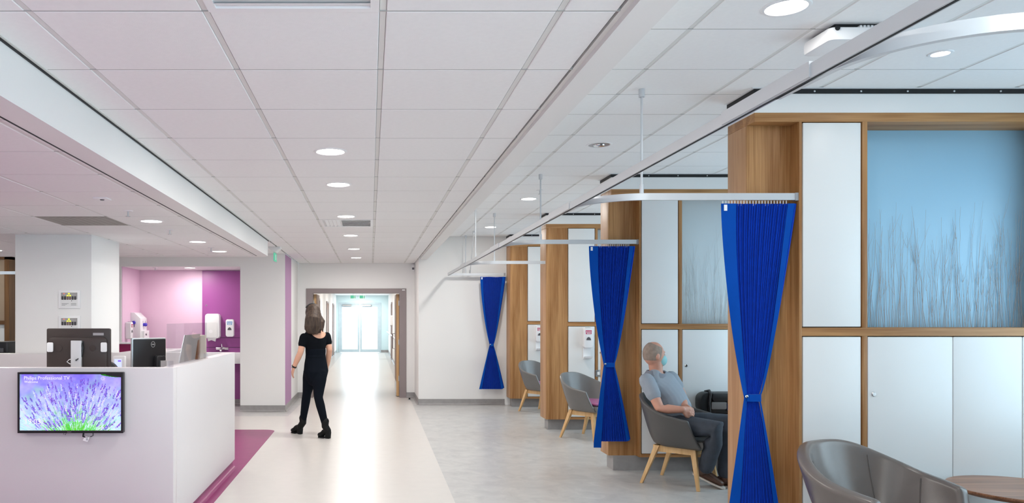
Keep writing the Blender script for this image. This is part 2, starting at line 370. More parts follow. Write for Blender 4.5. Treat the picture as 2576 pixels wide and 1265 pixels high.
t = thing('wall_dispenser', 'small white dispenser on the right wall far down the corridor', 'dispenser', (.785, 26.5, 1.25))
MB().rbox(.69, .785, 26.4, 26.6, 1.25, 1.6, .03, 'X').build('body', WHITE, t); MB().box(.70, .71, 26.42, 26.58, 1.22, 1.25).build('nozzle', DARK, t)
# open fire doors
for X, sgn, lab in ((DX1, -1, 'brown fire door leaf folded open at the right of the doorway'), (DX0, 1, 'brown fire door leaf folded open behind the walking woman')):
    x0, x1 = sorted((X, X + sgn * .055))
    t = thing('fire_door_leaf', lab, 'door', ((x0 + x1) / 2, YEND - .02, 0.0))
    ya, yb = YEND + .0, YEND + .88
    MB().box(x0, x1, ya + .205, yb + .2, .012, DZ - .01).build('leaf', DOORWOOD, t, bevel=.002)
    MB().box(x0 + .004, x1 - .004, ya + .2, ya + .206, .012, DZ - .01).build('edge_strip', BEECH, t)
    MB().box(*(sorted((X + sgn * .055, X + sgn * .058))), ya + .21, yb + .19, .02, .28).build('kick_plate', STEEL, t)
    MB().tube([(X + sgn * .055, yb - .05, .9), (X + sgn * .11, yb - .05, .9), (X + sgn * .11, yb - .05, 1.2), (X + sgn * .055, yb - .05, 1.2)], .012, 8).build('pull_handle', STEEL, t)
    for zz in (.3, 1.0, 1.75): MB().box(*(sorted((X, X + sgn * .012))), ya + .185, ya + .203, zz, zz + .1).build('hinge', STEEL, t)

# coved skirtings
def skirt(name, a, b, nrm, h=.1, m=SKIRT):
    a = Vector((*a, 0)); b = Vector((*b, 0)); nn = Vector((*nrm, 0)); prof = [(.0, 0.0), (.035, 0.0), (.022, .004), (.011, .014), (.006, .03), (.005, h), (0, h)]
    rings = [[p + nn * u + Vector((0, 0, v + .002)) for u, v in prof] for p in (a, b)]
    mb = MB().loft(rings); return struct(name, mb, m)
skirt('baseboard_alcove_pier', (-2.11, YW), (-1.384, YW), (0, -1))
skirt('baseboard_alcove_side', (-1.384, YW), (-1.384, YEND), (1, 0))
skirt('baseboard_end_left', (-1.384, YEND), (DX0 - .128, YEND), (0, -1))
skirt('baseboard_end_right', (DX1 + .128, YEND), (.84, YEND), (0, -1))
skirt('baseboard_bay_return', (.84, YRW), (.84, YEND), (-1, 0))
skirt('baseboard_bay_end', (.84, YRW), (2.34, YRW), (0, -1))
skirt('baseboard_alcove_back', (-4.03, 13.095), (-2.11, 13.095), (0, -1))
skirt('baseboard_corridor_left', (-1.5, YEND + .2), (-1.5, YF), (1, 0))
skirt('baseboard_corridor_right', (.785, YEND + .2), (.785, YF), (-1, 0))
skirt('baseboard_corridor_end', (.46, YF), (.785, YF), (0, -1))

# ------------------------------------------------------------------ ceilings of single tiles
TILE_ME = {}
def tile_mesh(sx, sy, c=.003):
    k = (round(sx, 3), round(sy, 3))
    if k not in TILE_ME:
        a, b = sx / 2, sy / 2
        me = MB().loft([[(-a, -b, .016), (a, -b, .016), (a, b, .016), (-a, b, .016)], [(-a, -b, c), (a, -b, c), (a, b, c), (-a, b, c)],
                        [(-a + c, -b + c, 0), (a - c, -b + c, 0), (a - c, b - c, 0), (-a + c, b - c, 0)]]).mesh('ceiling_tile')
        me.materials.append(TILE); TILE_ME[k] = me
    return TILE_ME[k]
def tiled_ceiling(name, xs, ys, z, x_ext, y_ext, skip=lambda x, y: False, gx=.024, gy=.007, bars=None):
    slab = MB().box(x_ext[0], x_ext[1], y_ext[0], y_ext[1], z + .016, z + .06)
    o = struct(name, slab, GAP)
    for i in range(len(xs) - 1):
        for j in range(len(ys) - 1):
            if skip((xs[i] + xs[i + 1]) / 2, (ys[j] + ys[j + 1]) / 2): continue
            sx, sy = xs[i + 1] - xs[i] - gx, ys[j + 1] - ys[j] - gy
            if sx < .02 or sy < .02: continue
            piece('ceiling_tile', tile_mesh(sx, sy), o, ((xs[i] + xs[i + 1]) / 2, (ys[j] + ys[j + 1]) / 2, z))
    for x in (bars if bars is not None else xs[1:-1]):
        MB().box(x - .0105, x + .0105, y_ext[0], y_ext[1], z + .003, z + .016).build('grid_bar', TBAR, o)
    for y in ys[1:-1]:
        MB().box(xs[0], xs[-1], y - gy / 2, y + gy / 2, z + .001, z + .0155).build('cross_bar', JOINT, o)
    return o
ym = [2.545 + .6 * k for k in range(-9, 20)] + [YEND]
ym = [YB] + [y for y in ym if y > YB + .1]
vents_main = lambda x, y: -.558 < x < .042 and (1.9 < y < 2.56 or 7.9 < y < 8.55)
vent_y = [y for y in ym if 7.8 < y < 8.7]
tiled_ceiling('ceiling', [-1.37, -1.158, -.558, .042, .642, .845], ym, ZC, (-1.37, .866), (YB, YEND), vents_main)
struct('trim_3', MB().box(.845, .865, YB, YRW, ZC + .004, ZC + .03), TBAR)
yl = [y for y in ym if y < 10.05] + [10.15 - .14]
tiled_ceiling('ceiling_reception', [-9.0] + [-1.56 - .6 * k for k in range(12, -1, -1)] + [-1.516], yl, ZL, (-9.0, -1.51), (YB, 10.01),
              lambda x, y: -2.75 < x < -2.16 and 6.1 < y < 6.75)
yr = [YB, -2.4, -1.8, -1.2, -.6, -.0, .6, 1.2, 1.75, 2.4, 3.05, 3.695, 4.293, 4.775, 5.243, 5.84, 6.44, 7.03, 7.51, 8.0, 8.6, 9.2, 9.79, 10.26, 10.75, 11.35, 11.95, 12.55, YRW]
tiled_ceiling('ceiling_bays', [.99, 1.57, 2.17, 2.77, 3.37, 3.97, 4.57, 4.6], yr, ZR, (.99, 4.8), (YB, YRW))
yy_ = [10.15, 10.345, 10.945, 11.545, YW]
tiled_ceiling('ceiling_rear', [-4.6, -4.16, -3.56, -2.96, -2.36, -1.76, -1.37], yy_, ZC, (-4.6, -1.37), (10.15, YW))
tiled_ceiling('ceiling_far_left', [-9.0 + .6 * k for k in range(8)] + [-4.6], [10.15 + .6 * k for k in range(10)] + [15.9], ZR, (-9.0, -4.6), (10.01, 16.0))
struct('wall_far_drop', MB().box(-4.62, -4.6, 10.15, 13.4, 2.3, 3.0), WALL)
# bulkheads
c = 0.13
arcp = [(-1.37 - c + c * math.cos(t), 10.15 - c + c * math.sin(t)) for t in np.linspace(0, PI / 2, 12)]
pts = [(-1.37, YB)] + arcp + [(-9.0, 10.15), (-9.0, 10.01), (-1.51, 10.01), (-1.51, YB)]
b_ = MB(); nn_ = len(pts)
b_.prism(pts, ZL - .004, 2.62)
struct('ceiling_bulkhead_left', b_, WALL, 'pale plaster bulkhead along the reception ceiling')
struct('trim_4', MB().box(-1.369, -1.350, YB, 10.1, ZC - .004, ZC + .002), TBAR)
struct('shadow_strip_5', MB().box(-1.3715, -1.363, YB, 10.1, ZC - .012, ZC - .003), BLACK)  # black strip painted in as the shadow gap above the fascia
struct('shadow_strip_6', MB().box(-1.519, -1.509, YB, 10.0, ZL - .0055, ZL + .002), BLACK)  # black strip standing in for the shade line at the soffit edge
struct('ceiling_bulkhead_right', MB().box(.865, .99, YB, YRW, ZC - .018, 3.0), WALL, 'plaster bulkhead between corridor and treatment bays')
# square column
struct('wall_column', MB().box(-3.534, -2.775, 7.48, 8.31, 0, ZL + .016), WALL, 'boxed white column beside the reception desk', bevel=.004)

# ------------------------------------------------------------------ downlights
def downlight(x, y, z, label, r=.085, lit=True, watts=None, small=False):
    t = thing('downlight', label, 'light', (x, y, z), 0, 'round recessed downlights')
    MB().lathe([(r, -.001), (r + .004, -.005), (r + .016, -.004), (r + .02, .0), (r, .002)], (x, y, z), 32).build('trim_ring', WHITE, t, smooth=True)
    MB().lathe([(r * .99, -.002), (r * .99, .0005)], (x, y, z), 32).build('lens', LAMPFACE if lit else STEEL, t)
    if not lit:
        MB().lathe([(r * .55, -.004), (r * .5, -.012), (r * .2, -.016)], (x, y, z), 24).build('reflector', CHROME, t, smooth=True)
    if lit:
        ld = bpy.data.lights.new('downlight_lamp', 'AREA'); ld.shape = 'DISK'; ld.size = r * 1.8; ld.energy = watts or LAMP; ld.color = (1.0, .965, .92)
        lo = bpy.data.objects.new('downlight_lamp', ld); COL.objects.link(lo); lo.parent = t; lo.location = (0, 0, -.012)
    return t
DL = [(-.25, 4.69, 'nearest lit downlight over the corridor'), (-.25, 5.85, 'second lit corridor downlight from the front'), (-.25, 7.69, 'lit corridor downlight just before the louvred vent'),
      (-.25, 9.47, 'lit corridor downlight just beyond the louvred vent'), (-.25, 11.33, 'second last lit corridor downlight before the end wall'), (-.25, 12.98, 'lit corridor downlight closest to the end wall')]
for x, y, l in DL: downlight(x, y, ZC, l)
for y, l in ((1.1, 'unseen corridor downlight added just above the camera'), (-.7, 'unseen corridor downlight added behind the camera')): downlight(-.25, y, ZC, l)  # out-of-view lamps added for ambient fill
for x, y, l in ((-1.873, 6.43, 'nearest lit downlight over the reception area'), (-1.88, 8.18, 'middle lit downlight along the reception bulkhead'), (-1.88, 9.36, 'lit reception downlight nearest the purple alcove')):
    downlight(x, y, ZL, l, watts=LAMP * .36)
for x, y, l in ((-1.88, 2.4, 'unseen added reception downlight before the desk, beside the bulkhead'), (-3.35, 5.6, 'unseen downlight added over the reception worktop to fill the column front'), (-4.2, 4.2, 'unseen added reception downlight in front of the desk'), (-4.2, 2.0, 'unseen added reception downlight well before the desk'), (-6.2, 6.4, 'unseen added downlight at the far left of the reception'), (-4.6, 9.2, 'unseen added downlight behind the column'), (-3.3, -1.0, 'unseen added reception downlight nearest the back wall')): downlight(x, y, ZL, l)  # lamps outside the view, added to light the reception and column front
downlight(-3.0, 12.5, 2.35, 'lit downlight in the alcove soffit', watts=LAMP * .9)
downlight(1.896, 3.43, ZR, 'large lit downlight over the nearest bay', watts=LAMP * .6)
downlight(3.054, 4.03, ZR, 'small bright spotlight above the wooden panel', r=.04, watts=LAMP * .1)
downlight(1.872, 6.16, ZR, 'unlit downlight in the bay ceiling', lit=False)
downlight(1.885, 8.96, ZR, 'lit bay downlight above the second hanger rod')
downlight(1.876, 11.75, ZR, 'lit bay downlight farthest from the camera')
for y, l in ((.6, 'unseen bay downlight added beside the camera'), (-1.4, 'unseen bay downlight added nearest the back wall')): downlight(1.89, y, ZR, l)  # unseen bay lamps added to light the near end
for y, l in ((17, 'first'), (20, 'second'), (23, 'third'), (26, 'fourth'), (29, 'fifth'), (32, 'last')): downlight(-.36, y, 2.5, l + ' lit downlight beyond the double doorway', watts=LAMP * 1.7)
for x, y, l in ((-7.0, 12.0, 'lit downlight over the far left counter'), (-7.0, 14.5, 'lit downlight before the far left wooden partition')): downlight(x, y, ZR, l)
# ------------------------------------------------------------------ oak bay partitions
XL, XR = 2.37, 4.6
ZTOP, ZM0, ZM1, ZB = 2.785, 1.407, 1.459, 0.147
def twig_mesh(x0, x1, y, z0, n, seed, hmax=1.05):
    rnd = random.Random(seed); mb = MB()
    def grow(x, z, h, lean, r, depth=0):
        pts = [(x, y + rnd.uniform(-.004, .004), z)]; m = max(3, int(h / .09)); px, pz = x, z
        for k in range(m):
            px += lean * h / m + rnd.uniform(-.008, .008); pz += h / m
            px = min(max(px, x0 + .004), x1 - .004)
            pts.append((px, y + rnd.uniform(-.003, .003), pz))
        mb.tube(pts, [r * (1 - .65 * i / m) for i in range(m + 1)], 4)
        if depth < 1:
            for _ in range(rnd.randint(0, 3)):
                i = rnd.randint(m // 3, m - 1); q = pts[i]
                grow(q[0], q[2], h * rnd.uniform(.12, .3), rnd.choice((-1, 1)) * rnd.uniform(.15, .35), r * .55, depth + 1)
    for i in range(n):
        x = x0 + .01 + (x1 - x0 - .02) * (i + rnd.random()) / n
        h = hmax * (.28 + .5 * rnd.random() ** 1.3 + (.2 if rnd.random() < .1 else 0))
        grow(x, z0, h, rnd.uniform(-.10, .10), rnd.uniform(.0009, .0018))
    return mb
def partition(Y, label, recess, seed, detail=True):
    t = thing('bay_partition', label, 'partition', (XL, Y, 0), 0, 'oak bay partitions')
    Yb = Y + .35; sx0, sx1 = 2.644, 2.662; p0, p1 = 2.666, 3.031; s0, s1 = 3.034, 3.066; xe = 4.26
    r = .1 if recess else .0
    # end of the partition: veneered block, its front set back where the curtain parks
    MB().box(XL, sx0, Y + r + .012, Yb, ZB, ZTOP - .056).build('end_block', OAK_Y, t, bevel=.003)
    MB().box(XL + .002, sx0, Y + r, Y + r + .012, ZB, ZTOP - .056).build('veneer_panel', OAK, t)
    MB().box(XL, XR, Y, Yb, ZTOP - .056, ZTOP).build('top_rail', OAK_H, t, bevel=.003)
    MB().box(sx0, sx1, Y, Yb, ZB, ZTOP - .056).build('stile', OAK, t, bevel=.0015)
    MB().box(s0, s1, Y, Y + .06, ZB + .03, ZM0).build('stile', OAK, t, bevel=.0015)
    MB().box(s0, s1, Y, Yb, ZM1, ZTOP - .056).build('stile', OAK, t, bevel=.0015)
    MB().box(xe, XR, Y, Yb, ZB, ZTOP - .056).build('stile', OAK, t, bevel=.0015)
    MB().box(sx1, xe, Y, Yb, ZM0, ZM1).build('middle_rail', OAK_H, t, bevel=.0015)
    MB().box(sx1, xe, Y, Yb, ZB, ZB + .03).build('bottom_rail', OAK_H, t, bevel=.0015)
    # carcass behind the fronts
    MB().box(sx1, s0, Y + .03, Yb, ZB + .03, ZM0).box(sx1, s0, Y + .03, Yb, ZM1, ZTOP - .056).build('carcass', BLACK, t)
    MB().box(s0, xe, Y + .06, Yb, ZB + .03, ZM0).build('carcass', BLACK, t)
    # lacquered fronts
    g = .005
    MB().box(p0 + g, p1 - g + .002, Y + .004, Y + .03, ZM1 + g, ZTOP - .056 - g).build('white_panel', PANEL, t, bevel=.004)
    MB().box(p0 + g, p1 - g + .002, Y + .004, Y + .03, ZB + .03 + g, ZM0 - g).build('white_panel', PANEL, t, bevel=.004)
    xm = 3.597
    for a, b in ((s1 + g, xm - .0025), (xm + .0025, 4.024), (4.029, xe - g)):
        dr = MB().box(a, b, Y + .004, Y + .06, ZB + .03 + g, ZM0 - g).build('cupboard_door', PANEL, t, bevel=.005)
        if a < xm - .1:
            MB().lathe([(.014, 0), (.014, -.004), (.011, -.007), (.004, -.007)], (a + .036, Y + .004, 1.048), 20, 'Y').build('lock', CHROME, dr, smooth=True)
    # resin pane with twigs, deep in its opening
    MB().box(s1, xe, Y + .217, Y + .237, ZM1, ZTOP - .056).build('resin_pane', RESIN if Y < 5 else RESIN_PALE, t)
    MB().box(s1, xe, Y + .2, Yb, ZTOP - .118, ZTOP - .056).build('soffit', OAK_H, t) if False else None
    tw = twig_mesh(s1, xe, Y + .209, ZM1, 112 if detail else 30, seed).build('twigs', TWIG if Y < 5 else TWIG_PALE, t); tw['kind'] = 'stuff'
    # plinth, head and the black shadow gap with its bolts
    MB().box(XL + .05, XR, Y + .1, Yb - .05, .0, ZB).build('plinth', SKIRT, t)
    MB().box(XL, XR, Y + .002, Yb, ZTOP, ZR - .034).build('head_panel', WALL, t)
    bk = MB().box(XL - .004, XR, Y - .002, Yb + .004, ZR - .034, ZR - .003).build('black_shadow_gap', BLACK, t)
    MB().box(XL - .022, XR, Y - .02, Yb, ZR - .005, ZR - .001).build('edge_trim', WHITE, t)
    for k in range(7):
        MB().lathe([(.006, 0), (.006, -.004), (.003, -.006)], (XL + .08 + .287 * k, Y - .002, ZR - .02), 8, 'Y').build('bolt', STEEL, bk)
    return t
PY = [4.64, 7.40, 10.15, 12.88]
partition(PY[0], 'nearest oak framed partition with blue twig pane at the right', True, 1)
partition(PY[1], 'oak framed partition behind the seated man', True, 2)
p3 = partition(PY[2], 'third oak framed partition behind the chair with a purple cushion', False, 3)
partition(PY[3] - .12, 'farthest oak framed partition against the white end wall', False, 4, False)
partition(1.88, 'oak framed partition just out of view at the right', True, 5, False)
# far left bay front
t = thing('bay_partition', 'wooden bay front far off at the left edge behind the column', 'partition', (-8.2, 15.5, 0), 0, 'oak bay partitions')
DOAK = wood('dark_oak', srgb(96, 66, 40), srgb(120, 86, 54), 'Z'); BEIGE = mat('beige_pane', srgb(160, 140, 120), .4)
MB().box(-7.52, -7.42, 15.45, 15.7, .1, 2.78).build('stile', DOAK, t); MB().box(-8.9, -7.52, 15.45, 15.7, 1.38, 1.46).build('middle_rail', DOAK, t)
MB().box(-8.9, -7.42, 15.45, 15.7, 2.72, 2.78).build('top_rail', DOAK, t)
MB().box(-8.9, -7.52, 15.5, 15.54, 1.46, 2.72).build('pane', BEIGE, t); MB().box(-8.9, -7.52, 15.5, 15.54, .1, 1.38).build('white_panel', PANEL, t)
MB().box(-8.9, -7.42, 15.55, 15.68, 0, .1).build('plinth', SKIRT, t)
tr = MB().box(-8.9, -5.0, 12.48, 12.52, 2.24, 2.29).build('curtain_rail', ALU); tag(tr, 'white curtain rail seen left of the column', 'curtain rail')
for x in (-8.6, -7.2, -5.2): MB().tube([(x, 12.5, 2.29), (x, 12.5, ZR)], .008, 8).build('hanger_rod', ALU, tr)

# ------------------------------------------------------------------ curtain track
ZT = 2.27; XT = 1.345
def extrude_path(path, w_, z0, z1):
    L, R = [], []
    for i, p in enumerate(path):
        a = Vector(path[max(i - 1, 0)]); b = Vector(path[min(i + 1, len(path) - 1)]); d = (b - a).normalized(); nrm = Vector((-d.y, d.x))
        L.append(Vector(p) + nrm * w_ / 2); R.append(Vector(p) - nrm * w_ / 2)
    return MB().loft([[(l.x, l.y, z0), (r_.x, r_.y, z0), (r_.x, r_.y, z1), (l.x, l.y, z1)] for l, r_ in zip(L, R)])
track = thing('curtain_track', 'long aluminium curtain track hung along all the bays', 'curtain track', (XT, 6, ZT))
extrude_path([(XT, YB + .2), (XT, 13.0)], .022, ZT - .022, ZT + .022).build('straight_rail', ALU, track)
MB().box(XT - .004, XT + .004, YB + .2, 13.0, ZT - .0235, ZT - .0215).build('slot', BLACK, track)
for y0, y1 in ((.85, 2.05),): pass
BR = [(1.90, 2.62), (4.66, 2.655), (7.43, 2.655), (10.2, 2.62), (12.98, 2.33)]
for i, (yb, xe) in enumerate(BR):
    if i == 4: path = [(XT, 13.0), (xe, 12.99)]
    else:
        R_ = .36; path = [(XT + .012, yb + R_ + .25)] + [(XT + .02 + R_ - R_ * math.cos(a), yb + R_ - R_ * math.sin(a)) for a in np.linspace(0.05, PI / 2, 14)] + [(xe, yb)]
    br = extrude_path(path, .022, ZT - .022, ZT + .020).build('branch_rail', ALU, track, smooth=True)
    MB().box(xe - .03, xe, yb - .016 if i < 4 else 12.974, yb + .016 if i < 4 else 13.006, ZT - .026, ZT + .022).build('end_cap', mat('grey_end_cap', srgb(150, 152, 156), .4) if i == 0 else MATS['grey_end_cap'], br)
    if i < 4: MB().box(XT - .016, XT + .016, yb + .38, yb + .95, ZT - .02, ZT + .028).build('joint_sleeve', ALU, track)
def rod(x, y, x2=None, y2=None):
    x2 = x if x2 is None else x2; y2 = y if y2 is None else y2
    rd = MB().tube([(x, y, ZT + .02), (x2, y2, ZR)], .0075, 8).build('hanger_rod', ALU, track, smooth=True)
    MB().lathe([(.018, ZR - .05), (.018, ZR)], (x2, y2, 0), 12).build('ceiling_cup', ALU, rd, smooth=True)
    MB().lathe([(.013, ZT + .02), (.013, ZT + .075)], (x, y, 0), 12).build('clamp', ALU, rd, smooth=True)
for yb, _ in BR[:4]: rod(1.68, yb)
rod(XT, 9.64); rod(1.72, 12.99, 1.69, 12.3); rod(1.64, 12.99, 1.64, 12.95); rod(XT, .3)

# ------------------------------------------------------------------ pleated curtains
def curtain(label, Y, xl, xr, ztop, zw, wl, wr, zbot, bl, br_, hem=.2, npl=23, depth=.030, drop_l=.0):
    t = thing('bay_curtain', label, 'curtain', ((xl + xr) / 2, Y, zbot), 0, 'royal blue tied bay curtains')
    NR = 44
    def edges(z):
        if z >= zw:
            s = (z - zw) / (ztop - zw); e = s ** .78
            return wl + (xl - wl) * (1 - (1 - s) ** 1.7), wr + (xr - wr) * e
        s = (zw - z) / (zw - zbot); return wl + (bl - wl) * s ** .95, wr + (br_ - wr) * s ** .9
    def sheet(u0, u1, n, dpt, yoff, mt, nm, zb_, flat=False):
        rows = []
        zs = list(np.linspace(ztop, zw, NR * 6 // 10)) + list(np.linspace(zw, zb_, NR * 4 // 10 + 1))[1:]
        for z in zs:
            a, b = edges(max(z, zbot)); row = []
            sq = min(1, .35 + abs(z - zw) * 2.2)
            if flat or n < 8:
                for k in range(n + 1):
                    u = u0 + (u1 - u0) * k / n
                    row.append((a + (b - a) * u, Y + yoff + (((-1) ** k) * dpt * sq if not flat else 0.004 * math.sin(6 * z + 9 * u)), z))
            else:
                m_ = n // 2                                   # one pleat: a narrow rounded front fold and a deep gap
                for k in range(m_):
                    for fr, dy in ((0, .1), (.10, -.75), (.24, -1.0), (.38, -.85), (.52, .1), (.62, 1.0), (.86, 1.0)):
                        u = u0 + (u1 - u0) * (k + fr) / m_
                        row.append((a + (b - a) * u, Y + yoff + dy * dpt * sq + .003 * math.sin(k * 2.7), z))
                row.append((a + (b - a) * u1, Y + yoff, z))
            rows.append(row)
        o = MB().loft(rows, False, False).build(nm, mt, t, fix=False)
        md = o.modifiers.new('s', 'SOLIDIFY'); md.thickness = .0015; apply_mods(o)
        return o
    sheet(hem * .93, .93, npl * 2, depth * .5, 0, BLUE, 'pleated_cloth', zbot)
    sheet(0, hem, 3, 0, -.022, BLUE_L, 'leading_hem', zbot - drop_l, True)
    sheet(.87, .955, 2, 0, -.026, BLUE_L, 'trailing_hem', zbot + .01, True)
    sheet(.94, 1.0, 2, .006, -.012, BLUE, 'trailing_edge', zbot + .02)
    a, b = edges(zw)
    MB().rbox(a - .004 + (b - a) * .2, b + .006, Y - .034, Y + .026, zw - .022, zw + .022, .02, 'Z').build('tie_band', BLUE_L, t)
    MB().lathe([(.009, 0), (.009, -.004), (.004, -.006)], (a + .012, Y - .030, zw + .01), 10, 'Y').build('press_stud', CHROME, t)
    n = 22
    for k in range(n):
        x = xl + .02 + (xr - xl - .08) * k / (n - 1)
        MB().box(x - .002, x + .002, Y - .003, Y + .003, ztop - .012, ZT - .0245).build('hook', WHITE, t)
    MB().box(xl + .016, xl + .036, Y - .026, Y - .0235, ztop - .045, ztop - .008).build('size_tag', WHITE, t)
def pxz(px, Y): return (px - VX) * Y / F
Yc = 4.665
curtain('large royal blue curtain tied back at the nearest wooden partition', Yc, pxz(1810, Yc), pxz(2002, Yc), 2.225, 1.025, pxz(1867, Yc), pxz(1909, Yc), .28, pxz(1826, Yc), pxz(1962, Yc))
Yc = 7.43
curtain('royal blue curtain tied back beside the seated man', Yc, pxz(1480, Yc), pxz(1597, Yc), 2.225, 1.055, pxz(1517, Yc), pxz(1544, Yc), .30, pxz(1492, Yc), pxz(1586, Yc), drop_l=.06)
Yc = 12.97
curtain('small royal blue curtain tied back in front of the white end wall', Yc, pxz(1208, Yc), pxz(1272, Yc), 2.225, 1.05, pxz(1231, Yc), pxz(1241, Yc), .29, pxz(1205, Yc), pxz(1269, Yc), hem=.1)

# ------------------------------------------------------------------ tub chairs
def tub_chair(label, loc, rz, shell_m, leg_m, cushion=None, thick=.034, group='tub chairs in the bays', seams=False):
    t = thing('tub_chair', label, 'chair', loc, rz, group)
    NS, NT = 33, 8
    def rim(s):
        a = abs(s); sg = 1 if s >= 0 else -1
        if a < .62:
            ph = a / .62 * PI / 2; x, y = -.335 * math.cos(ph), .365 * math.sin(ph)
        else:
            k = (a - .62) / .38; x, y = k * .20, .365 - .03 * k * k
        q_ = min(max((a - .10) / .55, 0), 1); zz = .815 - .145 * (3 * q_ ** 2 - 2 * q_ ** 3) - .05 * max(0, (a - .5) / .5)
        return Vector((x, sg * y, zz))
    def base(s):
        a = abs(s); sg = 1 if s >= 0 else -1
        if a < .5:
            ph = a / .5 * PI / 2; x, y = -.20 * math.cos(ph), .235 * math.sin(ph)
        else:
            k = (a - .5) / .5; x, y = k * .29, .235 + .02 * k
        return Vector((x, sg * y, .375))
    rings = []
    for j in range(NT + 1):
        tt = j / NT; row = []
        for i in range(NS):
            s = -1 + 2 * i / (NS - 1); b, r_ = base(s), rim(s)
            hz = tt ** .72; p = b.lerp(r_, hz); p.z = b.z + (r_.z - b.z) * tt
            row.append(p)
        rings.append(row)
    o = MB().loft(rings, False, False).build('shell', shell_m, t, local=True, fix=False)
    md = o.modifiers.new('s', 'SOLIDIFY'); md.thickness = thick; md.offset = 0.0
    md = o.modifiers.new('b', 'BEVEL'); md.width = thick * .36; md.segments = 3; md.limit_method = 'ANGLE'; md.angle_limit = math.radians(55)
    md = o.modifiers.new('u', 'SUBSURF'); md.levels = 1; md.render_levels = 1
    apply_mods(o); shade(o.data, 60)
    ring = [base(-1 + 2 * i / 24) for i in range(25)]
    def scaled(f, z): return [(p.x * f + .0, p.y * f, z) for p in ring]
    MB().loft([scaled(.9, .355), scaled(1.0, .37), scaled(1.04, .40), scaled(1.02, .43), scaled(.95, .44)]).build('seat', shell_m, t, local=True, smooth=True)
    if cushion:
        MB().loft([scaled(.86, .44), scaled(.98, .452), scaled(.99, .468), scaled(.9, .482), scaled(.6, .487)]).build('seat_cushion', cushion, t, local=True, smooth=True)
    fr = MB().box(-.17, .21, -.19, -.15, .30, .358).box(-.17, .21, .15, .19, .30, .358).box(-.17, -.13, -.15, .15, .30, .358).box(.17, .21, -.15, .15, .30, .358)
    fr.build('wooden_frame', leg_m, t, local=True)
    for sx, sy in ((1, 1), (1, -1), (-1, 1), (-1, -1)):
        tx, ty = (.19 if sx > 0 else -.13), sy * .185; bx_, by = (.25 if sx > 0 else -.26), sy * .235
        def q(x, y, z, h): return [(x - h, y - h, z), (x + h, y - h, z), (x + h, y + h, z), (x - h, y + h, z)]
        MB().loft([q(bx_, by, 0.0, .013), q(tx, ty, .358, .024)]).build('leg', leg_m, t, local=True, bevel=.003)
    if seams:
        for s in (-.62, -.3, .3, .62):
            pts = [base(s).lerp(rim(s), (j / 10) ** .72) for j in range(2, 10)]
            for j, p in enumerate(pts): p.z = base(s).z + (rim(s).z - base(s).z) * ((j + 2) / 10)
            c0 = Vector((0, 0, 0))
            pts = [p + (Vector((-p.x, -p.y, 0)).normalized()) * (thick / 2 + .004) for p in pts]
            MB().tube(pts, .003, 6).build('seam', SEAM, t, local=True)
    return t
CHAIR = mat('grey_vinyl_upholstery', srgb(112, 110, 108), 0.32, var=0.03, nscale=12, bump=0.02, bscale=300)
CHAIR_D = mat('charcoal_upholstery', srgb(84, 82, 80), 0.45, var=0.03, nscale=12, bump=0.02, bscale=300)
LEATHER = mat('taupe_leather', srgb(106, 98, 94), 0.27, var=0.05, nscale=9, bump=0.03, bscale=220)
SEAM = mat('leather_stitching', srgb(84, 77, 73), .6)
CUSH = mat('purple_cushion_vinyl', srgb(168, 92, 138), .35)
tub_chair('charcoal tub chair with beech legs under the seated man', (2.845, 6.92, 0), math.radians(-43), CHAIR_D, BEECH, None)
tub_chair('grey tub chair with purple cushion left of the middle curtain', (2.76, 9.50, 0), math.radians(-52), CHAIR, BEECH, CUSH)
tub_chair('farthest grey tub chair, half hidden by a wooden partition', (2.76, 12.16, 0), math.radians(-55), CHAIR, BEECH, CUSH)
tub_chair('big taupe leather tub chair cropped at the bottom right', (2.735, 4.03, 0), math.radians(-66), LEATHER, WALNUT, None, .066, seams=True).scale = (1.06, 1.06, 1.0)

# ------------------------------------------------------------------ tables
def round_table(label, x, y, z, r, m):
    t = thing('side_table', label, 'table', (x, y, 0), 0, 'round side tables')
    MB().lathe([(r - .05, z - .035), (r - .012, z - .024), (r, z - .012), (r, z - .004), (r - .004, z)], (x, y, 0), 64).build('table_top', m, t, smooth=True)
    MB().lathe([(.035, .03), (.03, .2), (.03, z - .06), (.06, z - .034)], (x, y, 0), 20).build('pedestal', DARK, t, smooth=True)
    MB().lathe([(r * .6, 0), (r * .6, .012), (r * .2, .03)], (x, y, 0), 40).build('foot_plate', DARK, t, smooth=True)
round_table('round walnut table at the bottom right corner', 3.68, 4.23, .56, .36, WALNUT)
round_table('small dark wooden table under the black bag', 3.53, 7.12, .59, .25, WALNUT)
# black bag on the table
t = thing('shoulder_bag', 'black leather bag lying on the table behind the man', 'bag', (3.40, 7.0, .59))
BAGM = mat('black_leather', (0.012, 0.012, 0.013), .38, bump=.06, bscale=60); BAGG = mat('grey_bag_lining', srgb(110, 104, 102), .6); BAGB = mat('blue_bag_label', srgb(90, 120, 180), .5)
def pillow(x0, x1, y0, y1, z0, z1, r, n=6):
    mb = MB(); mb.rbox(x0, x1, y0, y1, z0, z1, r, 'Y', n); return mb
BX, BY = -.02, .29
def bagp(x0, x1, y0, y1, z0, z1, r): return pillow(x0 + BX, x1 + BX, y0 + BY, y1 + BY, z0, z1, r)
bagp(3.20, 3.66, 6.95, 7.09, .593, .80, .075).build('bag_body', BAGM, t, bevel=.02)
bagp(3.30, 3.64, 6.925, 6.955, .715, .795, .03).build('flap_roll', BAGM, t, bevel=.008)
bagp(3.295, 3.44, 6.93, 6.955, .64, .71, .012).build('front_pocket', BAGG, t, bevel=.004)
bagp(3.45, 3.62, 6.93, 6.955, .625, .695, .012).build('name_patch', BAGB, t, bevel=.004)
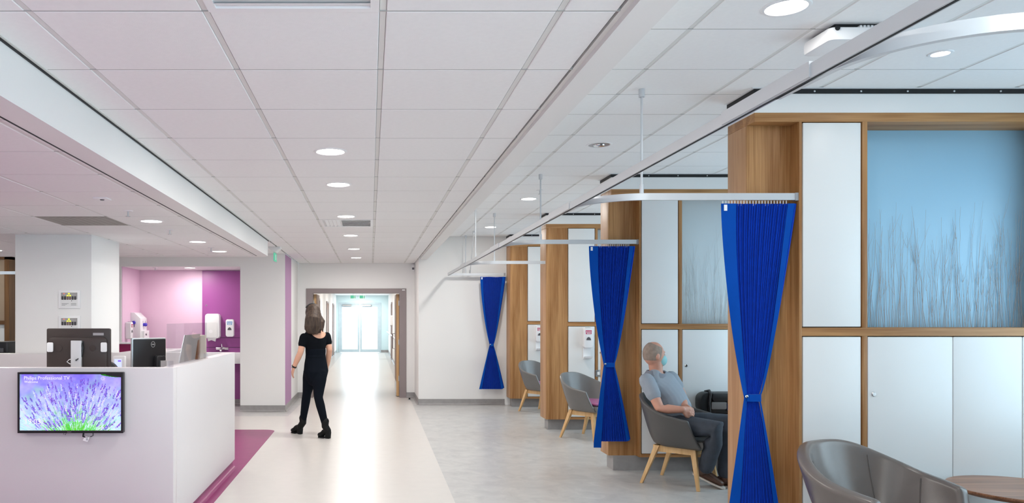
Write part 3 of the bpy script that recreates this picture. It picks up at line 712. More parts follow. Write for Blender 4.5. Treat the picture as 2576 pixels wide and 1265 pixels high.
MB().tube([(3.265, 7.235, .61), (3.255, 7.225, .70), (3.27, 7.225, .79), (3.28, 7.28, .815), (3.275, 7.36, .80)], .012, 8).build('strap', BAGM, t, smooth=True)

# ------------------------------------------------------------------ soap dispensers on the partitions
LABEL_R = mat('crimson_label', srgb(190, 40, 90), .5); GREYW = mat('dark_grey_window', srgb(90, 90, 94), .3); LABEL_B = mat('blue_label', srgb(90, 150, 200), .5)
def dispenser(label, x, y, z, lab_m, tray=True, s=1.0, dx=.06, group='wall soap dispensers'):
    t = thing('soap_dispenser', label, 'dispenser', (x, y, z), 0, group)
    W_, H_ = .062 * s, .27 * s
    MB().rbox(x - W_, x + W_, y - .09 * s, y, z, z + H_, .03 * s, 'Y').build('housing', WHITE, t, bevel=.012 * s)
    lb = MB().prism([(x - .042 * s, z + H_ - .035 * s), (x - .036 * s, z + H_ - .085 * s), (x + .036 * s, z + H_ - .085 * s), (x + .042 * s, z + H_ - .035 * s)][::-1], y - .0925 * s, y - .089 * s, 'Y').build('label_plate', lab_m, t)
    for i in range(7):
        cx = x + (-.027 + .018 * i if i < 4 else -.018 + .018 * (i - 4)) * s; cz = z + H_ - (.055 if i < 4 else .074) * s
        MB().lathe([(.0075 * s, 0), (.0075 * s, -.001)], (cx, y - .0925 * s, cz), 8, 'Y').build('label_dot', WHITE, lb)
    MB().prism([(x - .032 * s, z + .105 * s), (x + .032 * s, z + .105 * s), (x + .022 * s, z + .135 * s), (x, z + .148 * s), (x - .022 * s, z + .135 * s)], y - .094 * s, y - .089 * s, 'Y').build('push_window', GREYW, t)
    MB().box(x - .03 * s, x + .03 * s, y - .07 * s, y - .03 * s, z + H_ - .002, z + H_ + .003).build('key_slot', DARK, t)
    if tray:
        MB().box(x - .05 * s, x + .05 * s, y - .012, y, z - .13 * s, z).build('back_plate', WHITE, t)
        MB().loft([[(x - .05 * s, y - .09 * s, z - .135 * s), (x + .05 * s, y - .09 * s, z - .135 * s), (x + .05 * s, y, z - .15 * s), (x - .05 * s, y, z - .15 * s)],
                   [(x - .055 * s, y - .1 * s, z - .112 * s), (x + .055 * s, y - .1 * s, z - .112 * s), (x + .05 * s, y, z - .14 * s), (x - .05 * s, y, z - .14 * s)]]).build('drip_tray', WHITE, t)
    return t
dispenser('white soap dispenser with crimson label beside the middle curtain', pxz(1479, 10.1), PY[2] + .004, 1.115, LABEL_R)
dispenser('white soap dispenser with crimson label half hidden by the third partition', pxz(1357, 12.7), PY[3] - .116, 1.115, LABEL_R)
t = thing('wall_switch', 'small grey switch plate beside the middle curtain', 'switch', (pxz(1507, 10.1), PY[2] + .004, .73))
x = pxz(1508, 10.1); MB().rbox(x - .04, x + .04, PY[2] - .006, PY[2] + .004, .725, .815, .006, 'Y').build('plate', STEEL, t, bevel=.002)
MB().box(x - .016, x + .016, PY[2] - .01, PY[2] - .006, .75, .79).build('rocker', WHITE, t)

# ------------------------------------------------------------------ ceiling fittings
def air_vent(label, x0, x1, y0, y1, z, split=.0):
    t = thing('ceiling_vent', label, 'vent', ((x0 + x1) / 2, (y0 + y1) / 2, z), 0, 'square ceiling vents')
    MB().box(x0, x1, y0, y0 + .03, z - .004, z + .014).box(x0, x1, y1 - .03, y1, z - .004, z + .014).box(x0, x0 + .03, y0 + .03, y1 - .03, z - .004, z + .014).box(x1 - .03, x1, y0 + .03, y1 - .03, z - .004, z + .014).build('frame', WHITE, t)
    MB().box(x0 + .03, x1 - .03, y0 + .03, y1 - .03, z + .004, z + .0145).build('backing', mat('vent_backing_grey', (.75, .75, .75), .7) if 'vent_backing_grey' not in MATS else MATS['vent_backing_grey'], t)  # light grey plate behind the louvres
    xs_ = x0 + .03 + (x1 - x0 - .06) * split
    for k in range(6):
        yy = y0 + .06 + (y1 - y0 - .12) * k / 5
        MB().loft([[(xs_, yy - .012, z - .004), (xs_, yy - .009, z - .004), (xs_, yy + .02, z + .004), (xs_, yy + .015, z + .004)], [(x1 - .03, yy - .012, z - .004), (x1 - .03, yy - .009, z - .004), (x1 - .03, yy + .02, z + .004), (x1 - .03, yy + .015, z + .004)]]).build('louvre', WHITE, t)
    if split:
        for k in range(4):
            xx = x0 + .07 + (xs_ - x0 - .07) * k / 4
            MB().loft([[(xx - .012, y0 + .03, z - .004), (xx - .009, y0 + .03, z - .004), (xx + .02, y0 + .03, z + .004), (xx + .015, y0 + .03, z + .004)], [(xx - .012, y1 - .03, z - .004), (xx - .009, y1 - .03, z - .004), (xx + .02, y1 - .03, z + .004), (xx + .015, y1 - .03, z + .004)]]).build('louvre', WHITE, t)
air_vent('white louvred vent in the middle of the corridor ceiling', -.546, .03, 7.947, 8.541, ZC, .4)
air_vent('white vent cropped by the top edge of the photo', -.546, .03, 1.947, 2.541, ZC)
t = thing('return_grille', 'flat grey return air tile in the reception ceiling', 'vent', (-2.46, 6.44, ZL))
MB().box(-2.748, -2.172, 6.147, 6.741, ZL, ZL + .016).build('face_plate', mat('grey_grille', srgb(150, 146, 140), .6), t)
for k in range(9):
    xx = -2.70 + k * .06; MB().box(xx, xx + .03, 6.18, 6.71, ZL - .002, ZL).build('slot', MATS['grey_grille'], t)
def sprinkler(label, x, y, z):
    t = thing('sprinkler', label, 'sprinkler', (x, y, z), 0, 'ceiling sprinklers')
    MB().lathe([(.035, -.006), (.04, 0)], (x, y, z), 20).build('escutcheon', WHITE, t, smooth=True)
    MB().tube([(x, y, z - .005), (x, y, z - .04)], .006, 8).build('stem', STEEL, t)
    MB().lathe([(.018, -.046), (.018, -.043), (.004, -.04)], (x, y, z), 12).build('deflector', STEEL, t)
p = P(322, 530, 5.81); sprinkler('sprinkler head near the grey ceiling tile', p.x, p.y, ZL)
p = P(531, 622, 8.85); sprinkler('sprinkler head between the reception downlights', p.x, p.y, ZL)
p = P(427, 577, 7.05); sprinkler('small sprinkler head right of the nearest reception downlight', p.x, p.y, ZL)
sprinkler('sprinkler head in the alcove soffit', -3.55, 12.4, 2.35)
p = P(1358, 478, 8.35); sprinkler('sprinkler head behind the second hanger rod', p.x, p.y, ZR)
p = P(257, 499, 5.21)
t = thing('ceiling_sensor', 'flat white sensor plate on the reception ceiling', 'sensor', (p.x, p.y, ZL))
MB().rbox(p.x - .05, p.x + .05, p.y - .05, p.y + .05, ZL - .008, ZL, .01, 'Z').build('plate', WHITE, t); MB().lathe([(.012, -.014), (.016, -.008)], (p.x, p.y, ZL), 12).build('lens_dome', GREYW, t)
# ceiling mounted unit near the track
t = thing('ceiling_unit', 'white plastic unit fixed to the bay ceiling behind the track', 'ceiling unit', (2.37, 3.72, ZR))
MB().rbox(2.20, 2.62, 3.60, 3.84, ZR - .085, ZR - .022, .03, 'Z', 6).build('housing', WHITE, t, bevel=.012)
MB().box(2.24, 2.58, 3.63, 3.81, ZR - .022, ZR).build('base_plate', BLACK, t)
for k in range(14): MB().box(2.35 + .018 * k, 2.36 + .018 * k, 3.61, 3.83, ZR - .022, ZR - .012).build('cooling_fin', WHITE, t)
MB().lathe([(.012, 0), (.012, -.004)], (2.235, 3.60, ZR - .03), 10, 'Y').build('socket', BLACK, t)
# emergency light with hanging exit sign
p = P(692, 628, 11.07)
t = thing('emergency_light', 'white emergency light with a hanging green exit sign', 'sign', (p.x, p.y, ZC))
MB().loft([[(p.x - .085, p.y - .11, ZC), (p.x + .085, p.y - .11, ZC), (p.x + .085, p.y + .11, ZC), (p.x - .085, p.y + .11, ZC)], [(p.x - .085, p.y - .11, ZC - .02), (p.x + .085, p.y - .11, ZC - .02), (p.x + .085, p.y + .11, ZC - .02), (p.x - .085, p.y + .11, ZC - .02)],
           [(p.x - .02, p.y - .10, ZC - .075), (p.x + .02, p.y - .10, ZC - .075), (p.x + .02, p.y + .10, ZC - .075), (p.x - .02, p.y + .10, ZC - .075)]]).build('housing', WHITE, t, bevel=.004)
sg = MB().box(p.x - .006, p.x + .006, p.y - .15, p.y + .15, ZC - .22, ZC - .075).build('sign_blade', ACRYLIC, t)
MB().box(p.x - .008, p.x + .008, p.y - .13, p.y + .13, ZC - .205, ZC - .09).build('green_field', GREEN, sg)
MB().box(p.x - .0095, p.x + .0095, p.y - .04, p.y + .04, ZC - .19, ZC - .11).build('running_figure', WHITE, sg)
p = P(1040, 672, 14.15); t = thing('motion_sensor', 'small white sensor high in the corner by the doorway', 'sensor', (p.x, 14.3, p.z))
MB().rbox(p.x - .03, p.x + .03, 14.24, 14.3, p.z - .06, p.z + .06, .015, 'Y').build('body', WHITE, t, bevel=.006); MB().box(p.x - .02, p.x + .02, 14.236, 14.24, p.z - .04, p.z).build('lens_window', GREYW, t)
for xx, yy, l in ((-1.2, 13.75, 'small floor door stop left of the doorway'), (.72, 13.9, 'small floor door stop right of the doorway')):
    t = thing('door_stop', l, 'door stop', (xx, yy, 0)); MB().lathe([(.03, .0), (.03, .008), (.014, .012)], (xx, yy, 0), 14).build('base', STEEL, t); MB().lathe([(.014, .012), (.016, .035), (.006, .04)], (xx, yy, 0), 14).build('rubber_bumper', DARK, t)
# ------------------------------------------------------------------ reception desk
DX, DYF, DYB, DH = -1.38, 5.264, 7.65, 1.169
t = desk = thing('reception_desk', 'white reception desk with a screen on its front', 'desk', (-3.0, DYF, 0))
rr = .02
MB().box(-4.6, DX, DYF, DYF + .10, .08, DH).build('front_panel', DESK, t, bevel=.004)
MB().box(DX - .10, DX, DYF + .10, DYB, .08, DH).build('side_panel', DESK, t, bevel=.004)
MB().box(-2.7, DX - .10, DYB - .10, DYB, .0, DH).build('rear_panel', DESK, t, bevel=.004)
MB().box(-4.6, -2.7, 7.36, 7.46, .0, DH).build('rear_panel', DESK, t, bevel=.004)
MB().box(-4.6, DX - .10, DYF + .10, DYF + .80, .70, .74).build('worktop', DESK, t, bevel=.003)
MB().box(-2.2, DX - .10, DYF + .80, DYB - .10, .70, .74).build('worktop', DESK, t, bevel=.003)
for xx in (-4.5, -3.2, -2.2): MB().box(xx - .015, xx + .015, DYF + .10, DYF + .78, 0, .70).build('support_panel', DESK, t)
MB().box(-4.6, DX - .03, DYF + .03, DYF + .09, .0, .08).box(DX - .09, DX - .03, DYF + .09, DYB - .03, .0, .08).build('plinth', PURPLE_FLOOR, t)
prof = [(.0, 0.0), (.06, 0.0), (.04, .004), (.02, .016), (.012, .035), (.008, .082), (0, .082)]
MB().loft([[(DX - .034 + u, y, v + .003) for u, v in prof] for y in (DYF + .02, DYB)]).build('coved_skirting', PURPLE_FLOOR, t, smooth=True)
# side counter behind the desk
t = thing('side_counter', 'white counter behind the desk beside the column', 'counter', (-2.5, 8.3, 0))
MB().box(-2.74, -2.3, 7.68, 9.3, 0, 1.105).build('carcass', DESK, t); MB().box(-2.76, -2.28, 7.665, 9.32, 1.105, 1.14).build('counter_top', DESK, t, bevel=.003)
for k in range(3): MB().box(-2.299, -2.289, 7.72 + .52 * k, 8.2 + .52 * k, .12, 1.08).build('cupboard_door', PANEL, t)

# ------------------------------------------------------------------ wall screen on the desk front
TY = DYF - .055
x0, x1 = pxz(45, TY), pxz(310, TY); z0, z1 = CH - (1089 - VY) * TY / F, CH - (936 - VY) * TY / F
t = tv = thing('television', 'black framed screen showing lavender on the desk front', 'television', ((x0 + x1) / 2, TY, z0))
bz = .014
MB().rbox(x0, x1, TY, TY + .035, z0, z1, .006, 'Y').build('housing', DARK, t, bevel=.003)
MB().box(x0, x0 + bz, TY - .006, TY, z0, z1).box(x1 - bz, x1, TY - .006, TY, z0, z1).box(x0 + bz, x1 - bz, TY - .006, TY, z1 - bz, z1).box(x0 + bz, x1 - bz, TY - .006, TY, z0, z0 + bz + .004).build('bezel', DARK, t)
MB().box((x0 + x1) / 2 - .15, (x0 + x1) / 2 + .15, TY + .035, DYF, z0 + .1, z1 - .1).build('wall_bracket', DARK, t)
# the picture: lavender rows painted stroke by stroke
W_, H_ = 288, 162
rs = np.random.RandomState(11); img = np.zeros((H_, W_, 3)); yy, xx = np.mgrid[0:H_, 0:W_]; v = yy / H_; u = xx / W_
def noise(s):
    g = rs.rand(H_ // s + 3, W_ // s + 3); fy = yy / s; fx_ = xx / s; iy = fy.astype(int); ix = fx_.astype(int); ty = fy - iy; tx = fx_ - ix
    return (g[iy, ix] * (1 - ty) * (1 - tx) + g[iy, ix + 1] * (1 - ty) * tx + g[iy + 1, ix] * ty * (1 - tx) + g[iy + 1, ix + 1] * ty * tx)
nz = .5 * noise(30) + .3 * noise(14) + .2 * noise(6)
top = np.array([140, 120, 240.]); mid = np.array([176, 186, 250.]); low = np.array([180, 225, 225.])
img[:] = top + (mid - top) * np.clip(v * 2.2, 0, 1)[..., None]; img += (low - mid) * np.clip(v * 2 - 1, 0, 1)[..., None]
img += ((nz - .5) * 90)[..., None] * np.array([.9, .9, .5])
gm = np.clip(noise(22) * 1.6 - 1.0, 0, 1)[..., None]; img += (np.array([130, 215, 150.]) - img) * gm * .7
def stroke(x_, y_, x2, y2, r, c, a=.9):
    n_ = int(max(abs(x2 - x_), abs(y2 - y_))) + 1
    for k in range(n_ + 1):
        f = k / n_; cx, cy = x_ + (x2 - x_) * f, y_ + (y2 - y_) * f; R_ = r
        for j in range(int(cy - R_), int(cy + R_) + 1):
            for i in range(int(cx - R_), int(cx + R_) + 1):
                if 0 <= j < H_ and 0 <= i < W_ and (j - cy) ** 2 + (i - cx) ** 2 <= R_ * R_ + .3: img[j, i] += (np.array(c) - img[j, i]) * a
bx0, by0 = W_ * .56, H_ * 1.25
for k in range(1500):                                          # leaves and stems fan out from the foot
    an = rs.uniform(-1.25, 1.25); d0 = rs.uniform(20, 110); L_ = rs.uniform(6, 22)
    sx_, sy_ = bx0 + math.sin(an) * d0 * 1.9, by0 - math.cos(an) * d0
    ex, ey = sx_ + math.sin(an) * L_ * 1.3, sy_ - math.cos(an) * L_
    side = abs(sx_ - bx0) / W_
    c = (rs.uniform(40, 120), rs.uniform(170, 230), rs.uniform(20, 80)) if rs.rand() > side * 2.0 + (d0 - 55) / 70 else (rs.uniform(160, 225), rs.uniform(190, 235), rs.uniform(225, 252))
    stroke(sx_, sy_, ex, ey, .6, c, .6)
for k in range(420):                                          # flower spikes
    an = rs.uniform(-1.2, 1.1); d0 = rs.uniform(62, 172) if k > 120 else rs.uniform(90, 175)
    cx, cy = bx0 + math.sin(an) * d0 * 1.25, by0 - math.cos(an) * d0 * 1.02
    if cy < H_ * .13: continue
    L_ = rs.uniform(9, 22); dk = rs.rand()
    for q in range(int(L_ * 2.2)):
        f = rs.rand(); off = rs.normal(0, 1.5 * (1 - f * .7))
        x_ = cx + math.sin(an * .7) * L_ * f + off; y_ = cy - math.cos(an * .7) * L_ * f + rs.normal(0, .6)
        c = (rs.uniform(70, 150), rs.uniform(40, 110), rs.uniform(170, 230)) if dk < .42 else ((rs.uniform(120, 180), rs.uniform(110, 160), 245) if dk < .75 else (rs.uniform(200, 230), rs.uniform(200, 225), 250))
        stroke(x_, y_, x_, y_, .8 if dk < .42 else .6, c, .7)
for j_ in range(9):                                           # dark corner with a green fringe
    e_ = int(W_ * (.80 + .006 * j_ * j_ * .35)); img[j_, e_:] = img[j_, e_:] * .1; g0 = e_ + 10 - j_; img[j_, e_:e_ + 14] = np.array([30, 150, 20.]) * .8
img = np.clip(img, 0, 255)
lin = np.where(img / 255 <= .04045, img / 255 / 12.92, ((img / 255 + .055) / 1.055) ** 2.4)
sx0, sx1, sz0, sz1 = x0 + bz, x1 - bz, z0 + bz + .004, z1 - bz
vs = []; fs = []
for j in range(H_ + 1):
    for i in range(W_ + 1): vs.append((sx0 + (sx1 - sx0) * i / W_, TY - .002, sz1 - (sz1 - sz0) * j / H_))
for j in range(H_):
    for i in range(W_): a = j * (W_ + 1) + i; fs.append((a, a + W_ + 1, a + W_ + 2, a + 1))
SCR = vcol('lit_screen', s=.66)
so = MB().add(vs, fs).build('screen', SCR, t, fix=False)
ca = so.data.color_attributes.new('Col', 'FLOAT_COLOR', 'CORNER')
ca.data.foreach_set('color', np.repeat(np.concatenate([lin.reshape(-1, 3), np.ones((H_ * W_, 1))], 1), 4, 0).astype(np.float32).ravel())
TXT = emission('screen_lettering', (.9, .86, 1.0), .6)
wS, hS = sx1 - sx0, sz1 - sz0
text('screen_title', 'Philips Professional TV', .0345, (sx0 + .04 * wS, TY - .004, sz1 - .095 * hS), TXT, so)
text('screen_greeting', 'Welcome', .024, (sx0 + .045 * wS, TY - .004, sz1 - .155 * hS), TXT, so)
text('screen_clock', '19:03', .052, (sx0 + .045 * wS, TY - .004, sz0 + .115 * hS), TXT, so)
cx, cz = sx0 + .82 * wS, sz1 - .075 * hS
for k in range(8):
    an = k * PI / 4; MB().tube([(cx + .006 * math.cos(an), TY - .004, cz + .006 * math.sin(an)), (cx + .016 * math.cos(an), TY - .004, cz + .016 * math.sin(an))], .0012, 4).build('sun_ray', TXT, so)
text('maker_name', 'PHILIPS', .009, ((x0 + x1) / 2 - .02, TY - .0075, z0 + .005), STEEL, t)
xt = x0 + .655 * (x1 - x0)
cb = MB().tube([(xt - .03, TY + .02, z0), (xt - .03, TY + .01, z0 - .025), (xt - .01, TY + .005, z0 - .03)], .006, 6).build('cable', DARK, t)
MB().tube([(xt + .035, TY + .02, z0), (xt + .038, TY + .015, z0 - .02), (xt + .02, TY + .01, z0 - .028)], .003, 6).build('cable', DARK, t)
MB().tube([(x0 + .43 * (x1 - x0), TY + .02, z0), (x0 + .42 * (x1 - x0), TY + .02, z0 - .012), (x0 + .44 * (x1 - x0), TY + .02, z0 - .016), (x0 + .45 * (x1 - x0), TY + .02, z0)], .0016, 6).build('cable', DARK, t)
q = [(xt - .03, z0 - .052), (xt + .004, z0 - .062), (xt + .018, z0 - .032), (xt - .014, z0 - .022)]
tg = MB().prism(q, TY + .002, TY + .004, 'Y').build('paper_tag', WHITE, t)
for k in range(4): MB().box(xt - .006, xt + .006, TY + .0005, TY + .002, z0 - .05 + .006 * k, z0 - .048 + .006 * k).build('printed_line', GREYW, tg)

# ------------------------------------------------------------------ things on the desk
BROWN = mat('dark_brown_plastic', srgb(58, 48, 45), .38, var=.02)
Ym = 5.95
mx0, mx1 = pxz(117, Ym), pxz(277, Ym); mz1 = CH - (826 - VY) * Ym / F; mz0 = mz1 - .36
t = thing('monitor', 'large dark brown monitor seen from behind on the desk', 'monitor', ((mx0 + mx1) / 2, Ym, .74), 0, 'monitors on the reception desk')
xc = (mx0 + mx1) / 2
MB().rbox(mx0, mx1, Ym - .0, Ym + .03, mz0, mz1, .012, 'Y').build('back_cover', BROWN, t, bevel=.005)
MB().rbox(mx0 + .02, mx1 - .02, Ym - .018, Ym + .001, mz0 + .02, mz1 - .07, .03, 'Y').build('rear_bulge', BROWN, t, bevel=.012)
MB().box(xc - .041, xc + .041, Ym - .05, Ym - .026, .75, mz1 - .095).build('stand_column', ALU, t, bevel=.003)
MB().box(xc - .05, xc + .05, Ym - .026, Ym - .016, mz1 - .16, mz1 - .10).build('mounting_plate', DARK, t)
MB().rbox(xc - .13, xc + .13, Ym - .12, Ym + .12, .742, .756, .02, 'Z').build('stand_foot', STEEL, t)
MB().box(mx1 - .135, mx1 - .05, Ym - .0015, Ym + .0, mz1 - .055, mz1 - .035).build('rating_plate', STEEL, t)
for xx in (mx0 + .035, mx1 - .045):
    MB().rbox(xx - .02, xx + .028, Ym - .03, Ym - .018, mz1 - .185, mz1 - .11, .01, 'Y').build('side_speaker', WHITE, t, bevel=.003)
for xx in (mx0 + .105, mx1 - .13): MB().lathe([(.026, 0), (.026, -.003), (.022, -.003)], (xx, Ym - .018, mz1 - .155), 24, 'Y').build('screw_cover', BROWN, t)
MB().tube([(xc + .03, Ym - .03, mz1 - .1), (xc + .05, Ym - .035, mz1 - .15), (xc + .04, Ym - .035, mz1 - .22), (xc + .0, Ym - .055, mz1 - .25)], .006, 8).build('cable', DARK, t, smooth=True)
MB().tube([(xc - .02, Ym - .04, mz1 - .235), (xc - .06, Ym - .03, mz1 - .245), (xc - .078, Ym - .03, mz1 - .262), (xc - .055, Ym - .03, mz1 - .278), (xc - .02, Ym - .04, mz1 - .28)], .0035, 6).build('white_cable', WHITE, t, smooth=True)
# second monitor, turned
t = thing('monitor', 'slim black monitor turned towards the desk corner', 'monitor', (pxz(381, 6.35), 6.35, .74), math.radians(34), 'monitors on the reception desk')
MB().rbox(-.15, .12, -.004, .016, .28, .60, .008, 'Y').build('back_cover', DARK, t, local=True, bevel=.003)
MB().rbox(-.16, .13, .016, .052, .27, .61, .008, 'Y').build('screen_bezel', STEEL, t, local=True, bevel=.003)
MB().box(-.155, .125, .052, .0525, .28, .60).build('screen', DARK, t, local=True)
ring = [(.012 + .016 * math.cos(a), -.0055, .555 + .024 * math.sin(a)) for a in np.linspace(0, 2 * PI, 21)]
MB().tube(ring, .0018, 6).build('round_badge', STEEL, t, local=True)
MB().box(.002, .022, -.0075, -.004, .551, .559).build('badge_letters', STEEL, t, local=True)
MB().rbox(.02, .10, -.07, -.004, .30, .46, .02, 'Y').build('mount_arm', DARK, t, local=True, bevel=.006)
MB().box(.045, .095, -.10, -.07, .016, .42).build('stand_column', STEEL, t, local=True)
MB().rbox(-.08, .17, -.16, .06, .002, .016, .02, 'Z').build('stand_foot', STEEL, t, local=True)
MB().tube([(0.0, -.03, .02), (-.02, -.03, .26), (-.01, -.02, .34)], .005, 6).build('cable', WHITE, t, local=True)
# acrylic guard with a leaning board behind it
t = thing('acrylic_guard', 'clear acrylic guard standing on the desk side panel', 'screen guard', (-1.47, 6.2, DH))
xa = -1.43
MB().box(xa - .004, xa, 5.29, 6.57, DH + .003, DH + .308).build('sheet', ACRYLIC, t)
for yy_ in (5.32, 6.45):
    MB().box(xa, xa + .035, yy_, yy_ + .004, DH, DH + .045).build('foot', ACRYLIC, t)
t = thing('notice_board', 'grey notice board leaning behind the acrylic guard', 'board', (-1.45, 6.2, DH))
BRD = mat('grey_board', srgb(168, 160, 154), .6); BRD2 = mat('beige_board', srgb(214, 200, 182), .6)
yA, yB_ = 5.80, 6.36
MB().add([(-1.472, yA, DH + .002), (-1.472, yB_, DH + .002), (-1.445, yB_, DH + .215), (-1.445, yA + .06, DH + .215), (-1.469, yA, DH + .002), (-1.469, yB_, DH + .002), (-1.439, yB_, DH + .215), (-1.439, yA + .06, DH + .215)],
         [(0, 1, 2, 3), (7, 6, 5, 4), (0, 4, 5, 1), (1, 5, 6, 2), (2, 6, 7, 3), (3, 7, 4, 0)]).build('panel', BRD, t)
MB().box(-1.474, -1.446, 6.30, 6.36, DH + .002, DH + .2).build('wooden_edge', WALNUT, t)
MB().box(-1.47, -1.44, 6.38, 6.60, DH + .002, DH + .2).build('beige_panel', BRD2, t)
MB().tube([(-1.478, yA, DH + .004), (-1.448, yA + .06, DH + .216)], .004, 6).build('metal_edge', STEEL, t)
# desk telephone display and the staff chair
p = P(297, 917, 7.44)
t = thing('desk_display', 'small lit display unit on the rear desk ledge', 'display', (p.x, 7.5, .74))
MB().rbox(p.x - .05, p.x + .065, 7.44, 7.49, .98, 1.14, .008, 'Y').build('casing', WHITE, t, bevel=.003)
MB().box(p.x - .035, p.x + .035, 7.437, 7.4405, .99, 1.11).build('screen', emission('display_glow', (.45, .5, 1.0), .9), t)
MB().box(p.x + .0, p.x + .03, 7.4355, 7.4375, 1.085, 1.10).build('status_bar', emission('display_purple', (.2, .1, .8), .8), t)
MB().box(p.x - .02, p.x + .02, 7.49, 7.55, 1.0, 1.12).build('wall_mount', WHITE, t)
t = thing('office_chair', 'dark office chair behind the large monitor', 'chair', (pxz(214, 6.7), 6.75, 0))
cxx = pxz(214, 6.7); FAB = mat('dark_chair_fabric', srgb(52, 52, 54), .8)
MB().rbox(cxx - .22, cxx + .22, 6.93, 6.99, .62, 1.12, .12, 'Y', 8).build('backrest', FAB, t, bevel=.02)
MB().rbox(cxx - .24, cxx + .24, 6.5, 6.97, .44, .52, .1, 'Z', 6).build('seat', FAB, t, bevel=.02)
MB().tube([(cxx, 6.97, .46), (cxx, 7.02, .5), (cxx, 7.0, .75)], .02, 8).build('back_stem', DARK, t)
MB().tube([(cxx, 6.75, .08), (cxx, 6.75, .44)], .025, 10).build('gas_lift', STEEL, t)
for k in range(5):
    a = k * 2 * PI / 5; e = (cxx + .27 * math.cos(a), 6.75 + .27 * math.sin(a))
    lg = MB().tube([(cxx, 6.75, .1), (e[0], e[1], .075)], [.025, .018], 8).build('foot_spoke', DARK, t)
    MB().lathe([(.028, -.012), (.028, .012)], (e[0], e[1], .031), 14, 'X').build('castor', DARK, lg)

# ------------------------------------------------------------------ control panels on the column
LED = emission('yellow_led', (.75, .85, .05), 1.2); LEDR = emission('red_led', (.9, .25, .2), .6); KEY = mat('dark_key', srgb(52, 52, 56), .4); KEYG = mat('grey_strip', srgb(160, 158, 158), .5); KEYP = mat('brown_key', srgb(120, 96, 92), .4)
def control_panel(label, zc):
    Yp = 7.48; x0, x1 = pxz(148, Yp), pxz(203, Yp); t = thing('control_panel', label, 'control panel', ((x0 + x1) / 2, Yp, zc), 0, 'control panels on the column')
    w_ = x1 - x0; h_ = .182; za, zb = zc - h_ / 2, zc + h_ / 2
    MB().box(x0, x1, Yp - .012, Yp, za, zb).build('housing', WHITE, t, bevel=.006)
    MB().box(x0 + .12 * w_, x1 - .12 * w_, Yp - .014, Yp - .012, za + .12 * h_, zb - .12 * h_).build('fascia', PANEL, t)
    MB().box(x0 + .13 * w_, x1 - .13 * w_, Yp - .0155, Yp - .014, zb - .5 * h_, zb - .13 * h_).build('key_strip', KEYG, t)
    for k in range(6):
        xx = x0 + (.16 + .115 * k) * w_
        MB().box(xx, xx + .08 * w_, Yp - .018, Yp - .0155, zb - .52 * h_, zb - .33 * h_).build('key', KEYP if k in (2, 3) else KEY, t)
        if k in (2, 3): MB().box(xx, xx + .08 * w_, Yp - .018, Yp - .0155, zb - .325 * h_, zb - .27 * h_).build('indicator_lamp', LED, t)
    MB().box(x0 + .45 * w_, x0 + .53 * w_, Yp - .018, Yp - .0155, zb - .22 * h_, zb - .16 * h_).build('indicator_lamp', LED, t)
    MB().box(x0 + .23 * w_, x0 + .3 * w_, Yp - .018, Yp - .0155, zb - .21 * h_, zb - .17 * h_).build('indicator_lamp', LEDR, t)
    MB().lathe([(.004, 0), (.004, -.004)], (x0 + .61 * w_, Yp - .014, zb - .58 * h_), 10, 'Y').build('keyhole', DARK, t)
    for k in range(3):
        MB().box(x0 + .16 * w_, x0 + (.48 - .08 * k) * w_, Yp - .0145, Yp - .014, za + (.26 - .045 * k) * h_, za + (.275 - .045 * k) * h_).build('printed_line', GREYW, t)
        MB().box(x0 + .58 * w_, x0 + .82 * w_, Yp - .0145, Yp - .014, za + (.27 - .045 * k) * h_, za + (.285 - .045 * k) * h_).build('printed_line', GREYW, t)
control_panel('upper white control panel on the column', CH - (753 - VY) * 7.48 / F)
control_panel('lower white control panel on the column, partly behind the monitor', CH - (817 - VY) * 7.48 / F)

# ------------------------------------------------------------------ alcove fittings
def zpx(py, Y): return CH - (py - VY) * Y / F
t = thing('magenta_screen', 'low magenta partition with a white capping behind the desk', 'partition', (-3.1, 9.5, 0))
MB().box(-3.45, -2.75, 9.45, 9.55, 0.08, 1.19).build('front_board', MAGENTA, t); MB().box(-3.46, -2.74, 9.43, 9.57, 1.19, 1.21).build('white_capping', WHITE, t, bevel=.003); MB().box(-3.44, -2.76, 9.47, 9.53, 0, .08).build('plinth', SKIRT, t)
t = thing('apron_dispenser', 'tall white apron dispenser with two purple knobs', 'dispenser', (-4.026, 12.75, 1.15))
KN = mat('violet_knob', srgb(70, 50, 190), .35)
ya, yb = 12.62, 12.98; xw = -4.026; xf = -3.86; z0_, z1_ = zpx(852, 12.75), zpx(786, 12.75)
MB().prism([(xw, z0_), (xf, z0_), (xf, z1_ - .10), (xw + .06, z1_), (xw, z1_)][::-1], ya, yb, 'Y').build('cabinet', WHITE, t, bevel=.006)
MB().rbox(xf - .001, xf + .05, ya + .05, yb - .03, z0_, z0_ + .14, .01, 'X').build('roll_outlet', WHITE, t)
MB().add([(xf + .052, ya + .1, z0_ + .06), (xf + .052, ya + .2, z0_ + .055), (xf + .052, ya + .15, z0_ + .1)], [(0, 1, 2)]).build('arrow_mark', DARK, t, fix=False)
for k, yy_ in enumerate((ya - .0, ya + .14, ya + .26)): MB().box(xf - .11 + .0, xf - .10, ya - .002, ya, z0_ + .2, z1_ - .14).build('slot', DARK, t) if k == 0 else MB().box(xf - .002, xf + .001, yy_, yy_ + .012, z0_ + .2, z1_ - .14).build('slot', DARK, t)
MB().lathe([(.026, 0), (.03, -.03), (.018, -.04)], (xf - .105, ya - .002, z1_ - .17), 14, 'Y').build('knob', KN, t, smooth=True)
MB().lathe([(.026, 0), (.03, .05), (.018, .065)], (xf, ya + .16, z0_ + .24), 14, 'X').build('knob', KN, t, smooth=True)
t = dispenser('white soap dispenser on the pink side wall of the alcove', 0, 0, 0, LABEL_R, tray=False, s=1.05)
